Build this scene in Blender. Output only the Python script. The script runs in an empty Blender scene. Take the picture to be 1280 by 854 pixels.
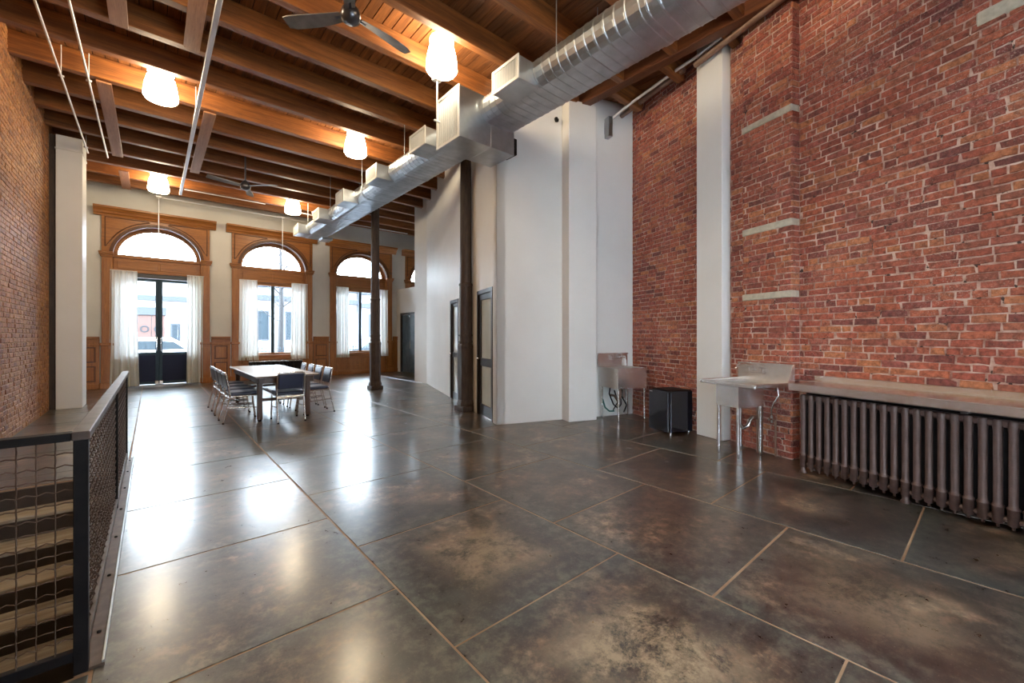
import bpy, math, random
from mathutils import Vector, Matrix

# ------------------------------------------------------------------ camera, world, light, exposure
scene = bpy.context.scene
COL = scene.collection
R = math.radians
rng = random.Random(7)

YAW = math.atan(450 / 521.0)
cam_d = bpy.data.cameras.new('camera')
cam_d.sensor_fit = 'HORIZONTAL'
cam_d.sensor_width = 36.0
cam_d.lens = 36.0 * 521.0 / 1280.0
cam_d.shift_y = -7.0 / 1280.0
cam_d.clip_start = 0.05
cam_d.clip_end = 300
cam = bpy.data.objects.new('camera', cam_d)
COL.objects.link(cam)
cam.location = (0, 0, 1.38)
cam.rotation_euler = (R(90), 0, -YAW)
scene.camera = cam

scene.view_settings.view_transform = 'Standard'
scene.view_settings.look = 'None'
scene.view_settings.gamma = 1.0
scene.view_settings.use_curve_mapping = False
scene.view_settings.exposure = 0.2
scene.cycles.use_denoising = True
scene.cycles.sample_clamp_indirect = 8.0
scene.cycles.max_bounces = 8
scene.cycles.diffuse_bounces = 4

SKY = 31.0            # overcast daylight outside
LAMP = 44.0          # glow of the lamp glass

world = bpy.data.worlds.new('overcast_sky')
scene.world = world
world.use_nodes = True
bg = world.node_tree.nodes['Background']
bg.inputs['Color'].default_value = (0.80, 0.90, 1.0, 1)
bg.inputs['Strength'].default_value = SKY


REAR_Y = -2.6

# ------------------------------------------------------------------ helpers
# skewed frame of the right hand side: x = across (v), y = along the brick wall (u)
TH = YAW + math.atan((433 - 640) / 521.0)
OX, OY = 4.044, 5.043
UX, UY = math.sin(TH), math.cos(TH)
VX, VY = math.cos(TH), -math.sin(TH)


def BP(u, v, z=0.0):
    return (OX + u * UX + v * VX, OY + u * UY + v * VY, z)


def toB(x, y):
    a, b = x - OX, y - OY
    return a * UX + b * UY, a * VX + b * VY


def cam_px(x, y, z):
    fx, fy = math.sin(YAW), math.cos(YAW)
    D = x * fx + y * fy
    if D < 0.05:
        return None
    r = (x * fy - y * fx) / D
    return 640 + 521 * r, 420 - 521 * (z - 1.38) / D, D


class MB:
    def __init__(s):
        s.v = []
        s.f = []
        s.sm = []

    def add(s, vs, fs, smooth=False):
        o = len(s.v)
        s.v.extend([tuple(p) for p in vs])
        for q in fs:
            s.f.append([i + o for i in q])
            s.sm.append(smooth)
        return s

    def box(s, x0, x1, y0, y1, z0, z1, bev=0.0, M=None):
        if x0 > x1: x0, x1 = x1, x0
        if y0 > y1: y0, y1 = y1, y0
        if z0 > z1: z0, z1 = z1, z0
        b = min(bev, (x1 - x0) * .45, (y1 - y0) * .45, (z1 - z0) * .45)
        if b <= 0:
            vs = [(x0, y0, z0), (x1, y0, z0), (x1, y1, z0), (x0, y1, z0), (x0, y0, z1), (x1, y0, z1), (x1, y1, z1), (x0, y1, z1)]
            fs = [(0, 3, 2, 1), (4, 5, 6, 7), (0, 1, 5, 4), (1, 2, 6, 5), (2, 3, 7, 6), (3, 0, 4, 7)]
        else:
            vs = []
            idx = {}
            for i, sx in enumerate((-1, 1)):
                for j, sy in enumerate((-1, 1)):
                    for k, sz in enumerate((-1, 1)):
                        c = (x0 if sx < 0 else x1, y0 if sy < 0 else y1, z0 if sz < 0 else z1)
                        for a in range(3):
                            p = [c[0] - sx * b, c[1] - sy * b, c[2] - sz * b]
                            p[a] = c[a]
                            idx[(i, j, k, a)] = len(vs)
                            vs.append(tuple(p))
            fs = []
            for i in (0, 1):
                q = [idx[(i, 0, 0, 0)], idx[(i, 1, 0, 0)], idx[(i, 1, 1, 0)], idx[(i, 0, 1, 0)]]
                fs.append(q if i else q[::-1])
                q = [idx[(0, i, 0, 1)], idx[(0, i, 1, 1)], idx[(1, i, 1, 1)], idx[(1, i, 0, 1)]]
                fs.append(q if i else q[::-1])
                q = [idx[(0, 0, i, 2)], idx[(1, 0, i, 2)], idx[(1, 1, i, 2)], idx[(0, 1, i, 2)]]
                fs.append(q if i else q[::-1])
            for i in (0, 1):
                for j in (0, 1):
                    q = [idx[(i, j, 0, 0)], idx[(i, j, 1, 0)], idx[(i, j, 1, 1)], idx[(i, j, 0, 1)]]
                    fs.append(q if (i + j) % 2 else q[::-1])
                    q = [idx[(i, 0, j, 0)], idx[(i, 1, j, 0)], idx[(i, 1, j, 2)], idx[(i, 0, j, 2)]]
                    fs.append(q[::-1] if (i + j) % 2 else q)
                    q = [idx[(0, i, j, 1)], idx[(1, i, j, 1)], idx[(1, i, j, 2)], idx[(0, i, j, 2)]]
                    fs.append(q if (i + j) % 2 else q[::-1])
                    for k in (0, 1):
                        q = [idx[(i, j, k, 0)], idx[(i, j, k, 1)], idx[(i, j, k, 2)]]
                        fs.append(q if (i + j + k) % 2 else q[::-1])
        if M is not None:
            vs = [tuple(M @ Vector(p)) for p in vs]
        return s.add(vs, fs)

    def tube(s, pts, r, n=8, caps=True, smooth=True, closed=False):
        P = [Vector(p) for p in pts]
        m = len(P)
        rr = r if isinstance(r, (list, tuple)) else [r] * m
        vs = []
        prev = None
        for i in range(m):
            if closed:
                t = (P[(i + 1) % m] - P[i - 1]).normalized()
            elif i == 0:
                t = (P[1] - P[0]).normalized()
            elif i == m - 1:
                t = (P[-1] - P[-2]).normalized()
            else:
                t = ((P[i + 1] - P[i]).normalized() + (P[i] - P[i - 1]).normalized())
                t = t.normalized() if t.length > 1e-6 else (P[i] - P[i - 1]).normalized()
            if prev is None:
                a = Vector((0, 0, 1)) if abs(t.z) < .9 else Vector((1, 0, 0))
                nrm = t.cross(a).normalized()
            else:
                nrm = prev - t * prev.dot(t)
                nrm = nrm.normalized() if nrm.length > 1e-6 else t.orthogonal().normalized()
            prev = nrm
            bn = t.cross(nrm)
            for k in range(n):
                a = 2 * math.pi * k / n
                vs.append(P[i] + (nrm * math.cos(a) + bn * math.sin(a)) * rr[i])
        fs = []
        for i in range(m if closed else m - 1):
            i2 = (i + 1) % m
            for k in range(n):
                k2 = (k + 1) % n
                fs.append((i * n + k, i * n + k2, i2 * n + k2, i2 * n + k))
        s.add(vs, fs, smooth)
        if caps and not closed:
            s.add(vs[:n], [tuple(range(n))[::-1]])
            s.add(vs[-n:], [tuple(range(n))])
        return s

    def lathe(s, prof, n=16, c=(0, 0), smooth=True, rot=0.0):
        vs = []
        for (r, z) in prof:
            for k in range(n):
                a = 2 * math.pi * k / n + rot
                vs.append((c[0] + r * math.cos(a), c[1] + r * math.sin(a), z))
        fs = []
        for i in range(len(prof) - 1):
            for k in range(n):
                k2 = (k + 1) % n
                fs.append((i * n + k, i * n + k2, (i + 1) * n + k2, (i + 1) * n + k))
        s.add(vs, fs, smooth)
        m = len(prof)
        if prof[0][0] > 1e-4:
            s.add(vs[:n], [tuple(range(n))[::-1]])
        if prof[-1][0] > 1e-4:
            s.add(vs[-n:], [tuple(range(n))])
        return s

    def extr_x(s, prof, x0, x1):
        """closed profile of (y, z) swept along x"""
        n = len(prof)
        vs = [(x0, p[0], p[1]) for p in prof] + [(x1, p[0], p[1]) for p in prof]
        fs = [(i, (i + 1) % n, n + (i + 1) % n, n + i) for i in range(n)]
        fs += [tuple(range(n))[::-1], tuple(range(n, 2 * n))]
        return s.add(vs, fs)

    def prism(s, poly, z0, z1):
        n = len(poly)
        vs = [(p[0], p[1], z0) for p in poly] + [(p[0], p[1], z1) for p in poly]
        fs = [(i, (i + 1) % n, n + (i + 1) % n, n + i) for i in range(n)]
        fs += [tuple(range(n))[::-1], tuple(range(n, 2 * n))]
        return s.add(vs, fs)

    def slab_strip(s, inner, outer, y0, y1):
        """band between two (x,z) polylines, from depth y0 (front) to y1"""
        n = len(inner)
        vs = []
        for (x, z) in inner: vs.append((x, y0, z))
        for (x, z) in outer: vs.append((x, y0, z))
        for (x, z) in inner: vs.append((x, y1, z))
        for (x, z) in outer: vs.append((x, y1, z))
        fs = []
        for i in range(n - 1):
            a, b, c, d = i, i + 1, n + i + 1, n + i
            fs.append((a, b, c, d))
            fs.append((2 * n + d, 2 * n + c, 2 * n + b, 2 * n + a))
            fs.append((b, a, 2 * n + a, 2 * n + b))
            fs.append((d, c, 2 * n + c, 2 * n + d))
        fs.append((0, n, 3 * n, 2 * n))
        fs.append((n - 1, 2 * n + n - 1, 3 * n + n - 1, n + n - 1))
        return s.add(vs, fs)

    def mesh(s, name, mat, recalc=True):
        me = bpy.data.meshes.new(name)
        me.from_pydata(s.v, [], s.f)
        me.polygons.foreach_set('use_smooth', s.sm)
        if mat is not None:
            me.materials.append(mat)
        if recalc:
            import bmesh
            bm = bmesh.new()
            bm.from_mesh(me)
            bmesh.ops.recalc_face_normals(bm, faces=bm.faces)
            bm.to_mesh(me)
            bm.free()
        me.update()
        return me

    def build(s, name, mat, parent=None, **kw):
        o = bpy.data.objects.new(name, s.mesh(name, mat))
        COL.objects.link(o)
        o.parent = parent
        return tag(o, **kw)


def tag(o, label=None, cat=None, group=None, kind=None):
    if label: o['label'] = label
    if cat: o['category'] = cat
    if group: o['group'] = group
    if kind: o['kind'] = kind
    return o


def empty(name, loc=(0, 0, 0), rz=0.0, **kw):
    o = bpy.data.objects.new(name, None)
    o.empty_display_size = 0.1
    COL.objects.link(o)
    o.location = loc
    o.rotation_euler = (0, 0, rz)
    return tag(o, **kw)


def inst(name, me, parent=None, loc=(0, 0, 0), rot=(0, 0, 0), scale=(1, 1, 1), **kw):
    o = bpy.data.objects.new(name, me)
    COL.objects.link(o)
    o.parent = parent
    o.location = loc
    o.rotation_euler = rot
    o.scale = scale
    return tag(o, **kw)


def copy_tree(o, parent=None):
    c = o.copy()
    COL.objects.link(c)
    c.parent = parent
    for ch in list(o.children):
        copy_tree(ch, c)
    return c


# ------------------------------------------------------------------ materials
def newmat(name):
    m = bpy.data.materials.new(name)
    m.use_nodes = True
    nt = m.node_tree
    b = nt.nodes['Principled BSDF']
    return m, nt, b


def N(nt, t, **kw):
    n = nt.nodes.new(t)
    for k, v in kw.items():
        if k.startswith('_'):
            setattr(n, k[1:], v)
        else:
            n.inputs[k].default_value = v
    return n


def ramp(nt, stops):
    r = nt.nodes.new('ShaderNodeValToRGB')
    e = r.color_ramp.elements
    while len(e) < len(stops):
        e.new(0.5)
    for i, (p, c) in enumerate(stops):
        e[i].position = p
        e[i].color = (c[0], c[1], c[2], 1)
    return r


def mixc(nt, a, b, fac, mode='MIX'):
    m = nt.nodes.new('ShaderNodeMix')
    m.data_type = 'RGBA'
    m.blend_type = mode
    for s_, v in ((m.inputs['Factor'], fac), (m.inputs[6], a), (m.inputs[7], b)):
        if hasattr(v, 'links'):
            nt.links.new(v, s_)
        elif isinstance(v, (tuple, list)):
            s_.default_value = (v[0], v[1], v[2], 1)
        else:
            s_.default_value = v
    return m.outputs[2]


def coords(nt, scale=(1, 1, 1), world_pos=False):
    if world_pos:
        g = nt.nodes.new('ShaderNodeNewGeometry')
        src = g.outputs['Position']
    else:
        g = nt.nodes.new('ShaderNodeTexCoord')
        src = g.outputs['Object']
    m = nt.nodes.new('ShaderNodeMapping')
    m.inputs['Scale'].default_value = scale
    nt.links.new(src, m.inputs['Vector'])
    return m.outputs['Vector']


def noise(nt, vec, scale, detail=4, rough=.55, dist=0.0):
    n = nt.nodes.new('ShaderNodeTexNoise')
    n.inputs['Scale'].default_value = scale
    n.inputs['Detail'].default_value = detail
    n.inputs['Roughness'].default_value = rough
    n.inputs['Distortion'].default_value = dist
    if vec is not None:
        nt.links.new(vec, n.inputs['Vector'])
    return n.outputs['Fac']


def bump(nt, b, fac, strength, dist=.01):
    n = nt.nodes.new('ShaderNodeBump')
    n.inputs['Strength'].default_value = strength
    n.inputs['Distance'].default_value = dist
    nt.links.new(fac, n.inputs['Height'])
    nt.links.new(n.outputs['Normal'], b.inputs['Normal'])


def simple(name, c, rough=.5, metal=0.0, c2=None, nscale=6.0, nstretch=(1, 1, 1), bmp=0.0, bscale=40.0, coat=0.0, coat_r=.1, spec=None, r2=None, wp=False):
    m, nt, b = newmat(name)
    b.inputs['Base Color'].default_value = (*c, 1)
    b.inputs['Roughness'].default_value = rough
    b.inputs['Metallic'].default_value = metal
    b.inputs['Coat Weight'].default_value = coat
    b.inputs['Coat Roughness'].default_value = coat_r
    if spec is not None:
        b.inputs['Specular IOR Level'].default_value = spec
    vec = coords(nt, nstretch, wp)
    f = noise(nt, vec, nscale, 5)
    if c2 is not None:
        r = ramp(nt, [(.32, c), (.68, c2)])
        nt.links.new(f, r.inputs['Fac'])
        nt.links.new(r.outputs['Color'], b.inputs['Base Color'])
    if r2 is not None:
        mr = N(nt, 'ShaderNodeMapRange')
        mr.inputs['From Min'].default_value = .3
        mr.inputs['From Max'].default_value = .7
        mr.inputs['To Min'].default_value = rough
        mr.inputs['To Max'].default_value = r2
        nt.links.new(f, mr.inputs['Value'])
        nt.links.new(mr.outputs['Result'], b.inputs['Roughness'])
    if bmp:
        bump(nt, b, noise(nt, vec, bscale, 4), bmp)
    return m


def wood(name, dark, light, axis='x', rough=.5, scale=1.0, rand=.0, spec=.4, coat=0.0):
    m, nt, b = newmat(name)
    st = {'x': (.35, 6, 6), 'y': (6, .35, 6), 'z': (6, 6, .35)}[axis]
    vec = coords(nt, tuple(a * scale for a in st), True)
    g = noise(nt, vec, 3.0, 6, .65, .6)
    vec2 = coords(nt, tuple(a * scale * 4 for a in st), True)
    g2 = noise(nt, vec2, 5.0, 3, .6)
    r = ramp(nt, [(.28, dark), (.72, light)])
    nt.links.new(g, r.inputs['Fac'])
    c = mixc(nt, r.outputs['Color'], tuple(a * .55 for a in dark), .0)
    mr = N(nt, 'ShaderNodeMapRange')
    mr.inputs['From Min'].default_value = .45
    mr.inputs['From Max'].default_value = .75
    mr.inputs['To Max'].default_value = .55
    nt.links.new(g2, mr.inputs['Value'])
    c = mixc(nt, r.outputs['Color'], tuple(a * .6 for a in dark), mr.outputs['Result'])
    if rand:
        oi = nt.nodes.new('ShaderNodeObjectInfo')
        hsv = nt.nodes.new('ShaderNodeHueSaturation')
        mr2 = N(nt, 'ShaderNodeMapRange')
        mr2.inputs['To Min'].default_value = 1 - rand
        mr2.inputs['To Max'].default_value = 1 + rand
        nt.links.new(oi.outputs['Random'], mr2.inputs['Value'])
        nt.links.new(mr2.outputs['Result'], hsv.inputs['Value'])
        nt.links.new(c, hsv.inputs['Color'])
        c = hsv.outputs['Color']
    nt.links.new(c, b.inputs['Base Color'])
    b.inputs['Roughness'].default_value = rough
    b.inputs['Specular IOR Level'].default_value = spec
    b.inputs['Coat Weight'].default_value = coat
    bump(nt, b, g2, .25, .004)
    return m


def brick_mat(name, cols, smear, smear_amt=.45):
    m, nt, b = newmat(name)
    at = nt.nodes.new('ShaderNodeAttribute')
    at.attribute_name = 'rnd'
    oi = nt.nodes.new('ShaderNodeObjectInfo')
    ad = nt.nodes.new('ShaderNodeMath')
    ad.operation = 'ADD'
    nt.links.new(at.outputs['Fac'], ad.inputs[0])
    nt.links.new(oi.outputs['Random'], ad.inputs[1])
    fr = nt.nodes.new('ShaderNodeMath')
    fr.operation = 'FRACT'
    nt.links.new(ad.outputs[0], fr.inputs[0])
    r = ramp(nt, [(i / (len(cols) - 1), c) for i, c in enumerate(cols)])
    nt.links.new(fr.outputs[0], r.inputs['Fac'])
    vec = coords(nt, (1, 1, 1), True)
    n1 = noise(nt, vec, 24.0, 6, .7)
    n2 = noise(nt, vec, 75.0, 4, .65)
    n3 = noise(nt, vec, 1.1, 3, .5)
    mr = N(nt, 'ShaderNodeMapRange')
    mr.inputs['From Min'].default_value = .35
    mr.inputs['From Max'].default_value = .65
    mr.inputs['To Min'].default_value = .5
    mr.inputs['To Max'].default_value = 1.4
    nt.links.new(n1, mr.inputs['Value'])
    hs = nt.nodes.new('ShaderNodeHueSaturation')
    st = N(nt, 'ShaderNodeMapRange')
    st.inputs['From Min'].default_value = .35
    st.inputs['From Max'].default_value = .65
    st.inputs['To Min'].default_value = .72
    st.inputs['To Max'].default_value = 1.12
    nt.links.new(noise(nt, vec, .55, 4, .55), st.inputs['Value'])
    ml = nt.nodes.new('ShaderNodeMath')
    ml.operation = 'MULTIPLY'
    nt.links.new(mr.outputs['Result'], ml.inputs[0])
    nt.links.new(st.outputs['Result'], ml.inputs[1])
    nt.links.new(r.outputs['Color'], hs.inputs['Color'])
    nt.links.new(ml.outputs[0], hs.inputs['Value'])
    mr2 = N(nt, 'ShaderNodeMapRange')
    mr2.inputs['From Min'].default_value = .54
    mr2.inputs['From Max'].default_value = .68
    mr2.inputs['To Max'].default_value = smear_amt
    nt.links.new(n2, mr2.inputs['Value'])
    mr3 = N(nt, 'ShaderNodeMapRange')
    mr3.inputs['From Min'].default_value = .4
    mr3.inputs['From Max'].default_value = .7
    nt.links.new(n3, mr3.inputs['Value'])
    mm = nt.nodes.new('ShaderNodeMath')
    mm.operation = 'MULTIPLY'
    nt.links.new(mr2.outputs['Result'], mm.inputs[0])
    nt.links.new(mr3.outputs['Result'], mm.inputs[1])
    c = mixc(nt, hs.outputs['Color'], smear, mm.outputs[0])
    nt.links.new(c, b.inputs['Base Color'])
    b.inputs['Roughness'].default_value = .62
    b.inputs['Specular IOR Level'].default_value = .4
    bump(nt, b, n2, .5, .006)
    return m


def mortar_mat(name, c1, c2, gap_shade):
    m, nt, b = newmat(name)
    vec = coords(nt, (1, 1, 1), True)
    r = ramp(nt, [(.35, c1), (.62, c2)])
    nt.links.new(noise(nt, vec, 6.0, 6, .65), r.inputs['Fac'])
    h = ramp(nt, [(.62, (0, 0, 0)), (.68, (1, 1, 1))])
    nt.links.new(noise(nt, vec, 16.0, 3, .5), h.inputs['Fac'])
    c = mixc(nt, r.outputs['Color'], gap_shade, h.outputs['Color'])  # dark spots put the shadow of open gaps into the mortar colour
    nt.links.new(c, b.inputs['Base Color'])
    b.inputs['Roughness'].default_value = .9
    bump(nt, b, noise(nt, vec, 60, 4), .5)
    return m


def floor_mat():
    m, nt, b = newmat('stained_floor_panel')
    oi = nt.nodes.new('ShaderNodeObjectInfo')
    vec0 = coords(nt, (1, 1, 1), True)
    vm = nt.nodes.new('ShaderNodeVectorMath')
    vm.operation = 'ADD'
    sc = nt.nodes.new('ShaderNodeVectorMath')
    sc.operation = 'SCALE'
    sc.inputs[0].default_value = (1, 1.7, .4)
    mu = nt.nodes.new('ShaderNodeMath')
    mu.operation = 'MULTIPLY'
    mu.inputs[1].default_value = 37.0
    nt.links.new(oi.outputs['Random'], mu.inputs[0])
    nt.links.new(mu.outputs[0], sc.inputs['Scale'])
    nt.links.new(vec0, vm.inputs[0])
    nt.links.new(sc.outputs[0], vm.inputs[1])
    vec = vm.outputs[0]
    n1 = noise(nt, vec, 1.6, 7, .66, .3)
    n2 = noise(nt, vec, 11.0, 10, .75, .15)
    n3 = noise(nt, coords(nt, (1, 1, 1), True), 70.0, 6, .8)
    n4 = noise(nt, vec, 1.1, 4, .6, .2)
    r = ramp(nt, [(.36, (.014, .012, .011)), (.44, (.036, .026, .021)), (.50, (.052, .042, .034)), (.56, (.080, .053, .038)), (.63, (.16, .125, .088))])
    nt.links.new(n1, r.inputs['Fac'])
    r2 = ramp(nt, [(.40, (.38, .38, .40)), (.5, (.95, .95, .95)), (.60, (2.1, 1.95, 1.75))])
    nt.links.new(n2, r2.inputs['Fac'])
    c = mixc(nt, r.outputs['Color'], r2.outputs['Color'], 1.0, 'MULTIPLY')
    # blue-green patina
    g = ramp(nt, [(.56, (0, 0, 0)), (.74, (.8, .8, .8))])
    nt.links.new(n4, g.inputs['Fac'])
    c = mixc(nt, c, (.045, .050, .044), g.outputs['Color'])
    tc = nt.nodes.new('ShaderNodeTexCoord')
    ab = nt.nodes.new('ShaderNodeVectorMath')
    ab.operation = 'ABSOLUTE'
    nt.links.new(tc.outputs['Object'], ab.inputs[0])
    sx = nt.nodes.new('ShaderNodeSeparateXYZ')
    nt.links.new(ab.outputs[0], sx.inputs[0])
    mxx = nt.nodes.new('ShaderNodeMath')
    mxx.operation = 'MAXIMUM'
    nt.links.new(sx.outputs[0], mxx.inputs[0])
    nt.links.new(sx.outputs[1], mxx.inputs[1])
    adn = nt.nodes.new('ShaderNodeMath')
    adn.operation = 'MULTIPLY_ADD'
    adn.inputs[1].default_value = .5
    nt.links.new(n2, adn.inputs[0])
    nt.links.new(mxx.outputs[0], adn.inputs[2])
    ed = ramp(nt, [(.66, (0, 0, 0)), (.90, (.75, .75, .75))])
    nt.links.new(adn.outputs[0], ed.inputs['Fac'])
    c = mixc(nt, c, mixc(nt, (.052, .066, .060), r2.outputs['Color'], .8, 'MULTIPLY'), ed.outputs['Color'])
    # worn tan patches on some panels
    w = ramp(nt, [(.43, (0, 0, 0)), (.55, (1, 1, 1))])
    nt.links.new(noise(nt, vec, 3.2, 12, .85, .2), w.inputs['Fac'])
    inn = ramp(nt, [(.42, (1, 1, 1)), (.62, (0, 0, 0))])
    nt.links.new(adn.outputs[0], inn.inputs['Fac'])
    sc_ = nt.nodes.new('ShaderNodeSeparateColor')
    nt.links.new(oi.outputs['Color'], sc_.inputs[0])
    wm = mixc(nt, w.outputs['Color'], sc_.outputs[0], 1.0, 'MULTIPLY')
    wm = mixc(nt, wm, inn.outputs['Color'], 1.0, 'MULTIPLY')
    c = mixc(nt, c, (.34, .26, .165), wm)
    # fine pale flecks and scratches
    fl = ramp(nt, [(.58, (0, 0, 0)), (.68, (.5, .5, .5))])
    nt.links.new(n3, fl.inputs['Fac'])
    c = mixc(nt, c, (.26, .22, .18), fl.outputs['Color'])
    nt.links.new(c, b.inputs['Base Color'])
    mr = N(nt, 'ShaderNodeMapRange')
    mr.inputs['From Min'].default_value = .3
    mr.inputs['From Max'].default_value = .75
    mr.inputs['To Min'].default_value = .26
    mr.inputs['To Max'].default_value = .38
    nt.links.new(n2, mr.inputs['Value'])
    nt.links.new(mr.outputs['Result'], b.inputs['Roughness'])
    b.inputs['Specular IOR Level'].default_value = .8
    b.inputs['Coat Weight'].default_value = .7
    b.inputs['Coat IOR'].default_value = 1.5
    b.inputs['Coat Roughness'].default_value = .19
    hb = noise(nt, vec0, 2.2, 3, .5)
    bump(nt, b, hb, .12, .02)
    return m


def glass_mat(name, tint=(.95, .98, 1)):
    m = bpy.data.materials.new(name)
    m.use_nodes = True
    nt = m.node_tree
    nt.nodes.clear()
    out = nt.nodes.new('ShaderNodeOutputMaterial')
    t = nt.nodes.new('ShaderNodeBsdfTransparent')
    t.inputs['Color'].default_value = (*tint, 1)
    g = nt.nodes.new('ShaderNodeBsdfGlossy')
    g.inputs['Roughness'].default_value = .03
    fr = nt.nodes.new('ShaderNodeFresnel')
    fr.inputs['IOR'].default_value = 1.45
    mx = nt.nodes.new('ShaderNodeMixShader')
    nt.links.new(fr.outputs[0], mx.inputs[0])
    nt.links.new(t.outputs[0], mx.inputs[1])
    nt.links.new(g.outputs[0], mx.inputs[2])
    nt.links.new(mx.outputs[0], out.inputs['Surface'])
    return m


def sheer_mat():
    m = bpy.data.materials.new('sheer_curtain')
    m.use_nodes = True
    nt = m.node_tree
    nt.nodes.clear()
    out = nt.nodes.new('ShaderNodeOutputMaterial')
    d = nt.nodes.new('ShaderNodeBsdfDiffuse')
    d.inputs['Color'].default_value = (.94, .93, .91, 1)
    t = nt.nodes.new('ShaderNodeBsdfTranslucent')
    t.inputs['Color'].default_value = (.95, .95, .93, 1)
    tr = nt.nodes.new('ShaderNodeBsdfTransparent')
    mx = nt.nodes.new('ShaderNodeMixShader')
    mx.inputs[0].default_value = .6
    nt.links.new(d.outputs[0], mx.inputs[1])
    nt.links.new(t.outputs[0], mx.inputs[2])
    mx2 = nt.nodes.new('ShaderNodeMixShader')
    mx2.inputs[0].default_value = .10
    nt.links.new(mx.outputs[0], mx2.inputs[1])
    nt.links.new(tr.outputs[0], mx2.inputs[2])
    nt.links.new(mx2.outputs[0], out.inputs['Surface'])
    return m


def emis(name, c, s):
    m = bpy.data.materials.new(name)
    m.use_nodes = True
    nt = m.node_tree
    b = nt.nodes['Principled BSDF']
    b.inputs['Base Color'].default_value = (.9, .9, .88, 1)
    b.inputs['Emission Color'].default_value = (*c, 1)
    b.inputs['Emission Strength'].default_value = s
    return m


M_FLOOR = floor_mat()
M_SEAM = simple('seam_filler', (.40, .29, .19), .7, c2=(.24, .14, .08), nscale=3.0, wp=True)
M_WHITE = simple('white_plaster', (.74, .73, .71), .55, c2=(.70, .69, .67), nscale=1.5, bmp=.08, bscale=25, wp=True)
M_CREAM = simple('cream_plaster', (.62, .60, .55), .6, c2=(.55, .53, .49), nscale=1.2, bmp=.15, bscale=9, wp=True)
M_JOIST = wood('timber_joist', (.085, .025, .008), (.31, .115, .029), 'x', .5, .8, .12)
M_DECK = wood('deck_board', (.08, .027, .009), (.27, .10, .028), 'y', .55, .8, .25)
M_PLANK = wood('strapping_plank', (.24, .10, .045), (.40, .19, .09), 'y', .55, .8, .1)
M_GIRD = wood('timber_girder', (.07, .020, .008), (.17, .055, .018), 'y', .5, .8)
M_OAK = wood('oak_trim', (.20, .066, .012), (.40, .155, .030), 'z', .38, 1.2, .05, .45)
M_OAKX = wood('oak_trim_across', (.19, .062, .011), (.38, .145, .028), 'x', .38, 1.2, .05, .45)
M_OAKD = wood('oak_groove_dark', (.07, .022, .006), (.13, .045, .010), 'z', .45)
M_BRICK = brick_mat('red_brick', [(.15, .045, .042), (.29, .070, .045), (.35, .090, .052), (.38, .110, .056), (.29, .082, .065), (.45, .165, .070), (.22, .058, .048)], (.60, .46, .38), .75)
M_BRICKL = brick_mat('ochre_brick', [(.20, .070, .024), (.35, .135, .040), (.42, .185, .055), (.31, .110, .036), (.40, .165, .055), (.24, .085, .032)], (.55, .42, .28), .5)
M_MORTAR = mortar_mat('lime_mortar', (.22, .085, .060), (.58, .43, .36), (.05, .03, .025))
M_MORTARL = simple('ochre_mortar', (.36, .21, .09), .9, c2=(.25, .13, .05), nscale=5, bmp=.5, bscale=60, wp=True)
M_STONE = simple('bluestone_band', (.52, .48, .38), .8, c2=(.36, .33, .27), nscale=14, bmp=.4, bscale=50, wp=True)
M_GALV = simple('galvanised_steel', (.55, .59, .63), .28, .92, c2=(.42, .46, .50), nscale=5, r2=.42)
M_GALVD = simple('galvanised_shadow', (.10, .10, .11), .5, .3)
M_STEEL = simple('stainless_steel', (.80, .77, .74), .27, .88)
M_CHROME = simple('chrome', (.80, .80, .82), .12, 1.0)
M_ALU = simple('satin_chair_tube', (.72, .70, .68), .22, .95)
M_IRON = simple('column_iron', (.032, .021, .017), .5, .0, c2=(.065, .042, .030), nscale=9, nstretch=(3, 3, .6), bmp=.2, bscale=30, spec=.3)
M_BLACK = simple('black_paint', (.005, .005, .006), .5, .0, c2=(.012, .010, .010), nscale=14, spec=.12)
M_RAILTOP = simple('worn_rail_top', (.06, .042, .034), .4, .4, c2=(.13, .10, .085), nscale=10)
M_WIRE = simple('rusted_wire', (.055, .034, .025), .5, .4, c2=(.13, .085, .06), nscale=20)
M_GLOSSBLACK = simple('black_gloss', (.005, .006, .012), .12, 0, coat=.2, spec=.4)
M_RAD = simple('radiator_brown', (.062, .034, .029), .42, .2, c2=(.105, .064, .054), nscale=12, bmp=.12, bscale=80)
M_VINYL = simple('navy_vinyl', (.014, .022, .058), .32, 0, c2=(.02, .03, .07), spec=.6)
M_LAMIN = simple('white_laminate', (.78, .78, .77), .22, 0, coat=.3)
M_TLEG = wood('table_leg', (.05, .022, .012), (.10, .045, .022), 'z', .4)
M_TREAD = simple('worn_tread', (.44, .40, .33), .65, c2=(.25, .21, .16), nscale=4, nstretch=(.6, 5, 5), bmp=.15, wp=True)
M_RISER = simple('riser_dark', (.028, .020, .016), .6, c2=(.05, .035, .028), nscale=6)
M_PIPEW = simple('white_conduit', (.66, .66, .68), .35, .2)
M_GLASS = glass_mat('window_glass')
M_FROST = simple('frosted_glass', (.56, .58, .51), .14, 0, c2=(.50, .52, .46), nscale=3, spec=.6)
M_BLUEPANEL = simple('reflective_panel', (.06, .10, .13), .16, .1, c2=(.10, .15, .18), nscale=4, spec=.7)
M_SHEER = sheer_mat()
M_LAMP = emis('lamp_glass', (1.0, .82, .55), LAMP)
M_FANM = simple('fan_metal', (.10, .10, .11), .3, .8)
M_FANB = simple('fan_blade', (.15, .13, .115), .38, .3, c2=(.22, .20, .18), nscale=8)
M_DOORF = simple('door_frame_black', (.022, .017, .015), .3, .1, spec=.5)
M_KICK = simple('kick_panel_navy', (.012, .016, .040), .55, 0, spec=.2)
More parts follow.
